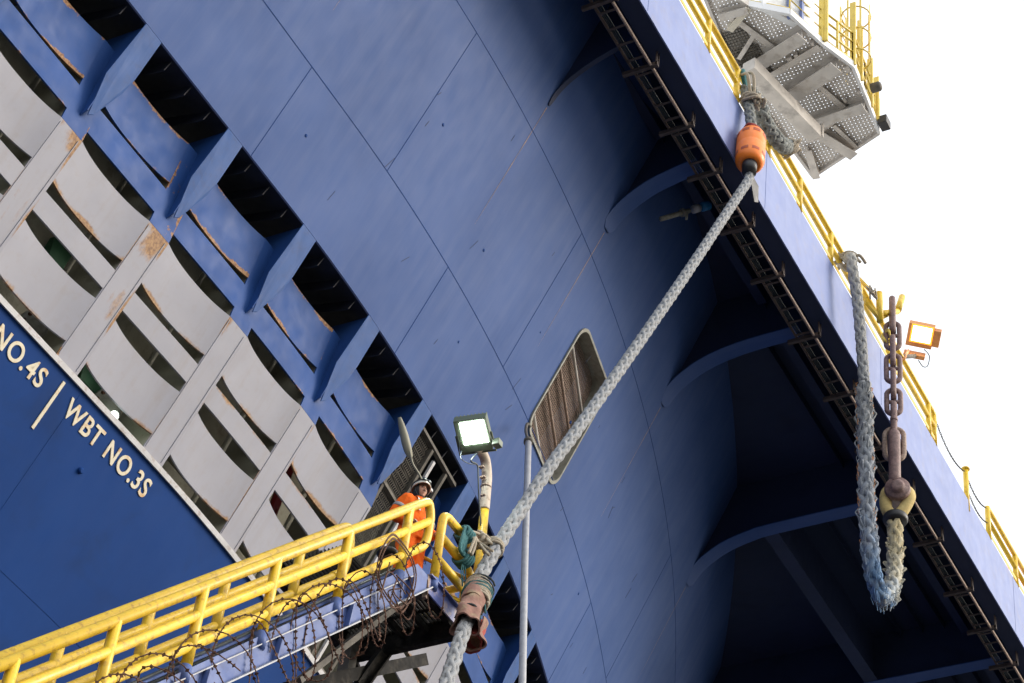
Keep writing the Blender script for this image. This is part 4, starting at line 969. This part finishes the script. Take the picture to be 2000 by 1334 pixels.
for px in (901, 905, 909): mb.tube(cat_rom([g1, at(px, 1115, 0, -12.9), at(px+random.uniform(-3, 3), 1145, 0, -12.9)], 5), .008, 5)
tag(mb.build('rope_lashing', 'green_rope', None, True), 'teal rope knotted between the upper and middle rails of the landing', 'lashing')
mb = MB(); mb.tube(cat_rom([at(800, 880, 0, hx(24.8, 28)), at(806, 905, 0, -18), at(818, 925, 0, -18), at(830, 950, 0, -18)], 6), .02, 6)
mb.tube(cat_rom([at(780, 815, 0, -18.1), at(788, 845, 0, -18.1), at(797, 880, 0, -18.1), at(803, 892, 0, -18.1)], 6), [.03+.05*math.sin(i/18*3.14) for i in range(19)], 8)
tag(mb.build('hanging_hose', 'olive', None, True), 'dull green hose hanging out of the dark opening above the worker', 'hose')
# ================================================================== high platform
hpf = thing('high_platform', (-14, 32, 42), 'pale grey perforated steel platform with beams underneath, high at the upper right', 'platform')
ZP = 42.0
def ppx(px, py, z=ZP): return at(px, py, 2, z)
poly = [ppx(*q) for q in ((1352, -70), (1461, 8), (1542, 24), (1604, 81), (1666, 127), (1690, 186), (1717, 256), (1588, 341), (1500, 222), (1436, 138))]
def clipline(p, d, poly):
    ts = []
    n = len(poly)
    for i in range(n):
        a, b = poly[i], poly[(i+1) % n]; e = b-a; den = d.x*e.y-d.y*e.x
        if abs(den) < 1e-9: continue
        w_ = a-p; t = (w_.x*e.y-w_.y*e.x)/den; s2 = (w_.x*d.y-w_.y*d.x)/den
        if 0 <= s2 < 1: ts.append(t)
    ts.sort(); return list(zip(ts[::2], ts[1::2]))
dA = (ppx(1590, 170)-ppx(1480, 60)); dA.z = 0; dA.normalize(); dA = V((0, 1, 0)); dB = V((1, 0, 0))
mb = MB()
cx = sum((p for p in poly), V((0, 0, 0)))/len(poly)
for d, o_, w_, n in ((dA, dB, .067, 80), (dB, dA, .067, 125)):
    for i in range(-n, n):
        p = cx+o_*i*.092
        for t0, t1 in clipline(p, d, poly):
            if t1-t0 > .05: mb.bar(p+d*t0+V((0, 0, .02 if d is dA else .012)), p+d*t1+V((0, 0, .02 if d is dA else .012)), w_, .006)
mb.build('perforated_floor', 'plat', hpf)
for a, b in zip(poly, poly[1:]+poly[:1]):
    MB().bar(a+V((0, 0, .0)), b, .07, .2).build('edge_beam', 'white' if poly.index(a) in (1, 2, 3, 4, 5) else 'plat', hpf)
def under(q0, q1, w_, h, m, nm='under_beam', dz=-.14):
    a, b = ppx(*q0), ppx(*q1); MB().ibar(a+V((0, 0, dz)), b+V((0, 0, dz)), w_, h).build(nm, m, hpf)
under((1450, 132), (1567, 57), .34, .3, 'plat'); under((1520, 190), (1634, 115), .4, .34, 'plat'); under((1585, 230), (1688, 195), .3, .3, 'plat')
under((1492, 150), (1600, 85), .16, .14, 'plat_dark', dz=-.06); under((1660, 205), (1604, 248), .14, .14, 'plat_dark', dz=-.06); under((1604, 252), (1668, 292), .26, .24, 'plat_dark'); under((1578, 282), (1595, 336), .18, .2, 'plat_dark')
under((1440, 35), (1520, 95), .14, .12, 'plat_dark', dz=-.06); under((1590, 155), (1648, 205), .14, .12, 'plat_dark', dz=-.06); under((1628, 240), (1675, 285), .1, .1, 'plat_dark', dz=-.06)
under((1405, 22), (1460, 8), .2, .2, 'plat'); under((1425, 52), (1462, 8), .16, .16, 'plat_beige', dz=-.08)
under((1462, 118), (1610, 262), .1, .14, 'plat_dark', dz=-.06)
under((1443, 110), (1475, 60), .1, .1, 'plat_dark', dz=-.06)
a, b = ppx(1462, 128, 41.2), ppx(1592, 262, 41.2)
MB().bar(a, b, .34, .36).build('box_girder', 'plat_dark', hpf, bevel=.02)
MB().box(b+V((-.02, .05, .1)), (.4, .1, .42)).build('girder_end', 'plat_dark', hpf, bevel=.01)
for q in ((1472, 122), (1445, 90)):
    p = ppx(*q); 
    mb = MB()
    for i in range(9): mb.bar(p+V((-.3+.075*i, -.5, -.03)), p+V((-.3+.075*i, .5, -.03)), .02, .02)
    for i in range(13): mb.bar(p+V((-.3, -.5+.083*i, -.045)), p+V((.3, -.5+.083*i, -.045)), .02, .02)
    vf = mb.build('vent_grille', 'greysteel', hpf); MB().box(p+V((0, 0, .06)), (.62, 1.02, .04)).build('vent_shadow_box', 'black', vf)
for q in ((1430, 32), (1542, 110), (1546, 115), (1556, 105), (1587, 80), (1600, 90), (1655, 129), (1602, 176), (1650, 190), (1692, 212), (1676, 175)):
    p = ppx(*q); MB().box(p+V((0, 0, -.07)), (random.uniform(.06, .12), random.uniform(.06, .16), .1)).build('clip', 'plat_dark', hpf)
# cabin wall above the platform
a, b = ppx(1500, 8), ppx(1602, 62)
inw = V((-1, .1, 0)).normalized(); mb = MB(); c = (a+b)/2+inw*.5; dd = (b-a); dd.z = 0
mb.bar(a+inw*.2+V((0, 0, 1.6)), b+inw*.2+V((0, 0, 1.6)), .16, 3.2); cb = mb.build('cabin', 'white', hpf, bevel=.02)
for k in (.45, .7): p = a.lerp(b, k); MB().box(p+inw*.08+V((0, 0, 1.6)), (.06, .1, 3.2)).build('cabin_rib', 'fascia', cb)
# yellow railings and caged ladder on the right-hand edges
def edge_rail(q0, q1, n=3, r=.028):
    a, b = ppx(*q0), ppx(*q1); mb = MB()
    for h in (.15, .45, .8, 1.1): mb.tube([a+V((0, 0, h)), b+V((0, 0, h))], r, 7)
    for i in range(n+1): p = a.lerp(b, i/n); mb.tube([p, p+V((0, 0, 1.12))], r*1.2, 7)
    mb.build('railing', 'yellow_pale', hpf, True)
edge_rail((1604, 81), (1666, 127), 2); edge_rail((1542, 24), (1604, 81), 1, .016); edge_rail((1666, 127), (1690, 186), 2); edge_rail((1690, 186), (1717, 256), 3)
edge_rail((1461, 8), (1542, 24), 1, .014)
for q in ((1604, 81), (1612, 80)):
    p = ppx(*q); MB().bar(p, p+V((0, 0, 2.6)), .12, .06, (0, 1, 0)).build('rail_post', 'yellow_pale', hpf)
def cage(q, h0, h1, r, name='ladder_cage'):
    c = ppx(*q); mb = MB()
    z = h0
    while z <= h1+.01: mb.tube([c+V((math.cos(t)*r, math.sin(t)*r, z)) for t in [j*2*math.pi/20 for j in range(20)]], .02, 6, closed=True); z += .75
    for j in range(7): t = j*2*math.pi/7; mb.bar(c+V((math.cos(t)*r, math.sin(t)*r, h0)), c+V((math.cos(t)*r, math.sin(t)*r, h1)), .05, .012, (math.cos(t), math.sin(t), 0))
    mb.build(name, 'yellow_pale', hpf)
    mb = MB()
    for sg in (-.2, .2): mb.bar(c+V((-r*.9, sg, .05)), c+V((-r*.9, sg, h1)), .05, .03, (1, 0, 0))
    z = .1
    while z < h1: mb.tube([c+V((-r*.9, -.2, z)), c+V((-r*.9, .2, z))], .014, 6); z += .28
    mb.build('ladder', 'yellow_pale', hpf)
cage((1672, 150), .6, 2.4, .34)
for q, hh in (((1666, 127), 2.2), ((1680, 158), 1.9), ((1700, 210), 1.7), ((1712, 235), 1.5)):
    p = ppx(*q); MB().bar(p, p+V((0, 0, hh)), .14, .05, (0, 1, 0)).build('rail_post', 'yellow_pale', hpf)
p = ppx(1727, 240); MB().box(p, (.22, .3, .25)).build('junction_lamp', 'blackplastic', hpf, bevel=.02)
p = ppx(1702, 190); MB().lathe([(.12, 0), (.12, .2), (.08, .24)], p+V((0, 0, .3)), (1, 0, 0), 16).build('horn', 'greysteel', hpf, True)
MB().box((-16.6, 33, 39), (.8, .8, 6)).build('support_column', 'plat', hpf)

# ================================================================== the worker
PB = V((-13.46, 19.1, PZ-.07))
toC = (CAM-PB); toC.z = 0; toC.normalize(); imr = V((-toC.y, toC.x, 0))
if imr.dot(_X) < 0: imr = -imr
fd = (toC*math.cos(rad(42))+imr*math.sin(rad(42))).normalized(); lf = V((0, 0, 1)).cross(fd).normalized()
per = thing('person', PB, 'worker in orange coverall and white helmet standing on the stair landing, looking right', 'person')
def pp(x, y, z): return PB+(lf*x+fd*y+V((0, 0, z)))*1.0
def remesh(o, vs, disp=0, dscale=.12):
    m_ = o.modifiers.new('merge', 'REMESH'); m_.mode = 'VOXEL'; m_.voxel_size = vs; m_.use_smooth_shade = True
    sm = o.modifiers.new('soften', 'SMOOTH'); sm.iterations = 4
    if disp:
        tx = bpy.data.textures.new('cloth_folds', 'CLOUDS'); tx.noise_scale = dscale; d = o.modifiers.new('folds', 'DISPLACE'); d.texture = tx; d.strength = disp; d.mid_level = .5
    return o
def limb(mb, pts, rs, n=16):
    P = cat_rom([pp(*q) for q in pts], 6); k = []
    for i in range(len(rs)-1): k += [rs[i]+(rs[i+1]-rs[i])*j/6 for j in range(6)]
    mb.tube(P, k+[rs[-1]], n)
    for e, r in ((P[0], rs[0]), (P[-1], rs[-1])): mb.lathe([(r*math.sin(a), -r*math.cos(a)) for a in frange(.15, 3.0, 8)], e, n=14)
def torso(mb, g=0):
    # stacked elliptical sections: (z, half width, half depth, y offset)
    secs = [(.84, .15, .11, 0), (.92, .172, .125, 0), (1.02, .16, .12, .005), (1.14, .165, .125, .01), (1.27, .185, .13, .01), (1.36, .195, .125, 0), (1.42, .17, .105, -.005), (1.47, .1, .08, -.005), (1.5, .062, .065, 0)]
    rows = []
    for z, a, b, yo in secs: rows.append([pp((a+g)*math.cos(t), (b+g)*math.sin(t)+yo, z) for t in [j*2*math.pi/28 for j in range(28)]])
    b0 = len(mb.v); 
    for r in rows:
        for p in r: mb.vert(p)
    for i in range(len(rows)-1):
        for k in range(28): mb.face(b0+i*28+k, b0+i*28+(k+1) % 28, b0+(i+1)*28+(k+1) % 28, b0+(i+1)*28+k)
    mb.face(*[b0+k for k in range(28)][::-1]); mb.face(*[b0+(len(rows)-1)*28+k for k in range(28)])
HC = (0.0, .035, 1.625); hyaw = rad(-12); hpitch = rad(6)
def hpnt(x, y, z):
    y, z = y*math.cos(hpitch)-z*math.sin(hpitch), y*math.sin(hpitch)+z*math.cos(hpitch)
    x, y = x*math.cos(hyaw)+y*math.sin(hyaw), -x*math.sin(hyaw)+y*math.cos(hyaw)
    return pp(HC[0]+x, HC[1]+y, HC[2]+z)
def g_(x, z, cx_, cz, sx_, sz): return math.exp(-((x-cx_)/sx_)**2-((z-cz)/sz)**2)
def headgrid(mb, off=0, face=True):
    rows = []
    for i in range(41):
        ph = math.pi*i/40; z = -math.cos(ph); row = []
        for j in range(57):
            th = 2*math.pi*j/56; x = math.sin(ph)*math.sin(th); y = math.sin(ph)*math.cos(th)
            w_ = .076; taper = 1-.28*max(0, -z)**1.5
            X_ = x*(w_+off)*taper; Y_ = y*(.094+off)*(1-.08*max(0, -z)); Z_ = z*(.122+off)
            if face and y > 0:
                f = 0
                f += .024*g_(X_, Z_, 0, -.018, .011, .02)*1.0 + .012*g_(X_, Z_, 0, .01, .009, .028)       # nose
                f -= .012*(g_(X_, Z_, .031, .014, .015, .011)+g_(X_, Z_, -.031, .014, .015, .011))        # eye sockets
                f += .007*g_(X_, Z_, 0, .038, .055, .009)                                                # brow
                f += .007*(g_(X_, Z_, 0, -.052, .023, .006)+g_(X_, Z_, 0, -.066, .019, .007))            # lips
                f += .012*g_(X_, Z_, 0, -.098, .026, .018) - .004*g_(X_, Z_, 0, -.08, .03, .006)          # chin
                f += .006*(g_(X_, Z_, .045, -.02, .018, .02)+g_(X_, Z_, -.045, -.02, .018, .02))          # cheeks
                Y_ += f
            row.append(hpnt(X_, Y_, Z_))
        rows.append(row)
    mb.grid(rows)
mb = MB(); torso(mb, -.02)
limb(mb, [(0, -.005, 1.44), (0, .005, 1.5), (0, .02, 1.56)], [.062, .056, .055])
armR = [(-.185, 0, 1.4), (-.27, -.07, 1.14), (-.2, .13, .99)]; armL = [(.185, 0, 1.4), (.25, .02, 1.13), (.2, .2, .98)]
for ar in (armR, armL): limb(mb, ar, [.05, .042, .03])
for sg in (-1, 1): limb(mb, [(sg*.09, 0, .88), (sg*.1, .02, .5), (sg*.11, -.01, .1)], [.085, .06, .042])
headgrid(mb)
for sg in (-1, 1):                                   # ears
    P = [hpnt(sg*.078, -.002+.016*math.cos(t), .0+.03*math.sin(t)) for t in [j*2*math.pi/12 for j in range(12)]]; mb.tube(P, .008, 6, closed=True)
for wr_, sg in ((armR[-1], -1), (armL[-1], 1)):       # hands: palm, four unequal curled fingers, thumb off the side
    w0 = V(wr_); pd = V((.35*-sg, .9, -.25)).normalized(); sd_ = V((0, 0, 1)).cross(pd).normalized(); dn = pd.cross(sd_)
    def hq(a, b, c_): q = w0+pd*a+sd_*b+dn*c_; return (q.x, q.y, q.z)
    limb(mb, [hq(.0, 0, 0), hq(.04, 0, 0), hq(.085, 0, -.005)], [.026, .034, .032])
    for i, ln in enumerate((.07, .08, .075, .058)):
        b_ = (i-1.5)*.021; limb(mb, [hq(.09, b_, 0), hq(.09+ln*.5, b_, -.012), hq(.09+ln*.75, b_, -.038), hq(.09+ln*.6, b_, -.055)], [.0105, .0098, .009, .008], 8)
    limb(mb, [hq(.035, -.03*sg, -.01), hq(.065, -.055*sg, -.02), hq(.1, -.052*sg, -.035)], [.013, .0115, .0095], 8)
remesh(mb.build('body', 'skin', per, True), .0065)
# clothes
mb = MB(); torso(mb, .045)
for ar in (armR, armL):
    e = V(ar[1]).lerp(V(ar[2]), .93); limb(mb, [(ar[0][0]*.9, ar[0][1], ar[0][2]), ar[1], tuple(e)], [.098, .085, .062])
for sg in (-1, 1): limb(mb, [(sg*.085, 0, .9), (sg*.1, .02, .5), (sg*.11, -.01, .12)], [.135, .11, .09])
cvr = remesh(mb.build('coverall', 'coverall', per, True), .011, .03, .09)
MB().tube([pp(.06*math.cos(t), .012+.068*math.sin(t)+.0, 1.5+.012*math.sin(t)) for t in [j*2*math.pi/20 for j in range(20)]], .022, 8, closed=True).build('collar', 'coverall', per, True)
def bandring(c, axis, r, w_, name='reflective_band'):
    ax_ = V(axis).normalized(); MB().lathe([(r, -w_/2), (r+.004, -w_/4), (r+.004, w_/4), (r, w_/2)], c, ax_, 20).build(name, 'reflect', cvr, True)
for ar in (armR, armL):
    a_, b_ = V(ar[0]), V(ar[1]); c = a_.lerp(b_, .62); bandring(pp(*c), pp(*b_)-pp(*a_), .098, .05)
for sg in (-1, 1):
    mb = MB(); mb.grid([[pp(sg*.105+dx, y, z) for y, z in ((.0, 1.5), (.07, 1.48), (.14, 1.42), (.175, 1.34), (.185, 1.2))] for dx in (-.022, .022)]); mb.build('shoulder_band', 'reflect', cvr)
mb = MB(); mb.bar(pp(.0, .18, 1.42), pp(.0, .178, .95), .012, .008, fd); mb.build('zip', 'dark', cvr)
mb = MB(); mb.tube(cat_rom([pp(.05, .15, 1.44), pp(.04, .175, 1.3), pp(.09, .175, 1.15), pp(.07, .17, 1.1)], 6), .007, 6); mb.box(pp(.1, .165, 1.36), (.05, .03, .09)); mb.build('radio_lead', 'cable', per)
mb = MB()
for sg in (-1, 1):
    c = pp(sg*.11, .05, .05); R3 = Matrix((lf, fd, V((0, 0, 1)))).transposed(); mb2 = MB(); mb2.box(c, (.1, .27, .09), R3); mb2.lathe([(.06, -.03), (.065, .1)], pp(sg*.11, -.01, .08), n=14); mb2.build('boot', 'boots', per, bevel=.02)
# hood, helmet, goggles, eyes, brows, moustache
mb = MB(); rows = []
for i in range(24):
    ph = math.pi*(.02+.93*i/23); row = []
    for j in range(41):
        th = rad(52)+(2*math.pi-rad(104))*j/40; r_ = 1
        z = math.cos(ph); x = math.sin(ph)*math.sin(th); y = math.sin(ph)*math.cos(th); row.append(hpnt(x*.09, y*.106, z*.128-.004*(z < 0)))
    rows.append(row)
mb.grid(rows); 
mb.tube([hpnt(.062*math.cos(t), -.02+.062*math.sin(t), -.105) for t in [j*2*math.pi/18 for j in range(18)]], .018, 8, closed=True)
mb.build('hood', 'hair', per, True)
mb = MB(); rows = []
for i in range(15):
    ph = math.pi*.53*i/14; row = []
    for j in range(49):
        th = 2*math.pi*j/48; fr = max(0, math.cos(th)); rim = .10+.012*(i == 14)
        z = math.cos(ph)*.128; row.append(hpnt(math.sin(ph)*math.sin(th)*rim*1.12, math.sin(ph)*math.cos(th)*(.128+.02*fr*(i > 11)), z+.05+.012*fr*(i > 9)))
    rows.append(row)
mb.grid(rows); hm = mb.build('helmet', 'helmet', per, True)
MB().tube([hpnt(math.sin(t)*.117, math.cos(t)*.134+.012*max(0, math.cos(t)), .038+.014*max(0, math.cos(t))) for t in [j*2*math.pi/40 for j in range(40)]], .007, 6, closed=True).build('helmet_rim', 'helmet', hm, True)
MB().tube([hpnt(math.sin(t)*.121, math.cos(t)*.132, .085+.02*math.cos(t)) for t in [j*2*math.pi/40 for j in range(40)]], .008, 6, closed=True).build('goggle_strap', 'blackplastic', hm, True)
for sx_ in (-.035, .035): MB().lathe([(.03, 0), (.034, .012), (.028, .026)], hpnt(sx_, .118, .108), (hpnt(0, 1, .35)-hpnt(0, 0, 0)), 16).build('goggles', 'glass', hm, True)
MB().box(hpnt(.12, .05, .075), (.035, .06, .045)).build('lamp_bracket', 'pole', hm, bevel=.008)
for sg in (-1, 1):
    MB().lathe([(.0115*math.sin(a), -.0115*math.cos(a)) for a in frange(.2, 2.9, 8)], hpnt(sg*.031, .079, .013), n=12).build('eye', 'hair', per, True)
    MB().tube([hpnt(sg*.014, .096, .033), hpnt(sg*.032, .094, .038), hpnt(sg*.05, .08, .033)], [.004, .005, .003], 6).build('eyebrow', 'hair', per)
MB().tube([hpnt(-.026, .091, -.048), hpnt(-.012, .1, -.043), hpnt(.012, .1, -.043), hpnt(.026, .091, -.048)], [.003, .0055, .0055, .003], 6).build('moustache', 'hair', per)
MB().tube(cat_rom([hpnt(.095, 0, .04), hpnt(.075, .03, -.08), hpnt(.0, .05, -.125), hpnt(-.075, .03, -.08), hpnt(-.095, 0, .04)], 6), .004, 5).build('chin_strap', 'cable', hm)
mb = MB(); mb.lathe([(.12, -.03), (.15, 0), (.12, .05), (.05, .07)], pp(-.42, .1, .32), (0, 0, 1), 16); tag(mb.build('bag', 'boots', None, True), 'dark bag hanging on the rail to the left of the worker', 'bag')
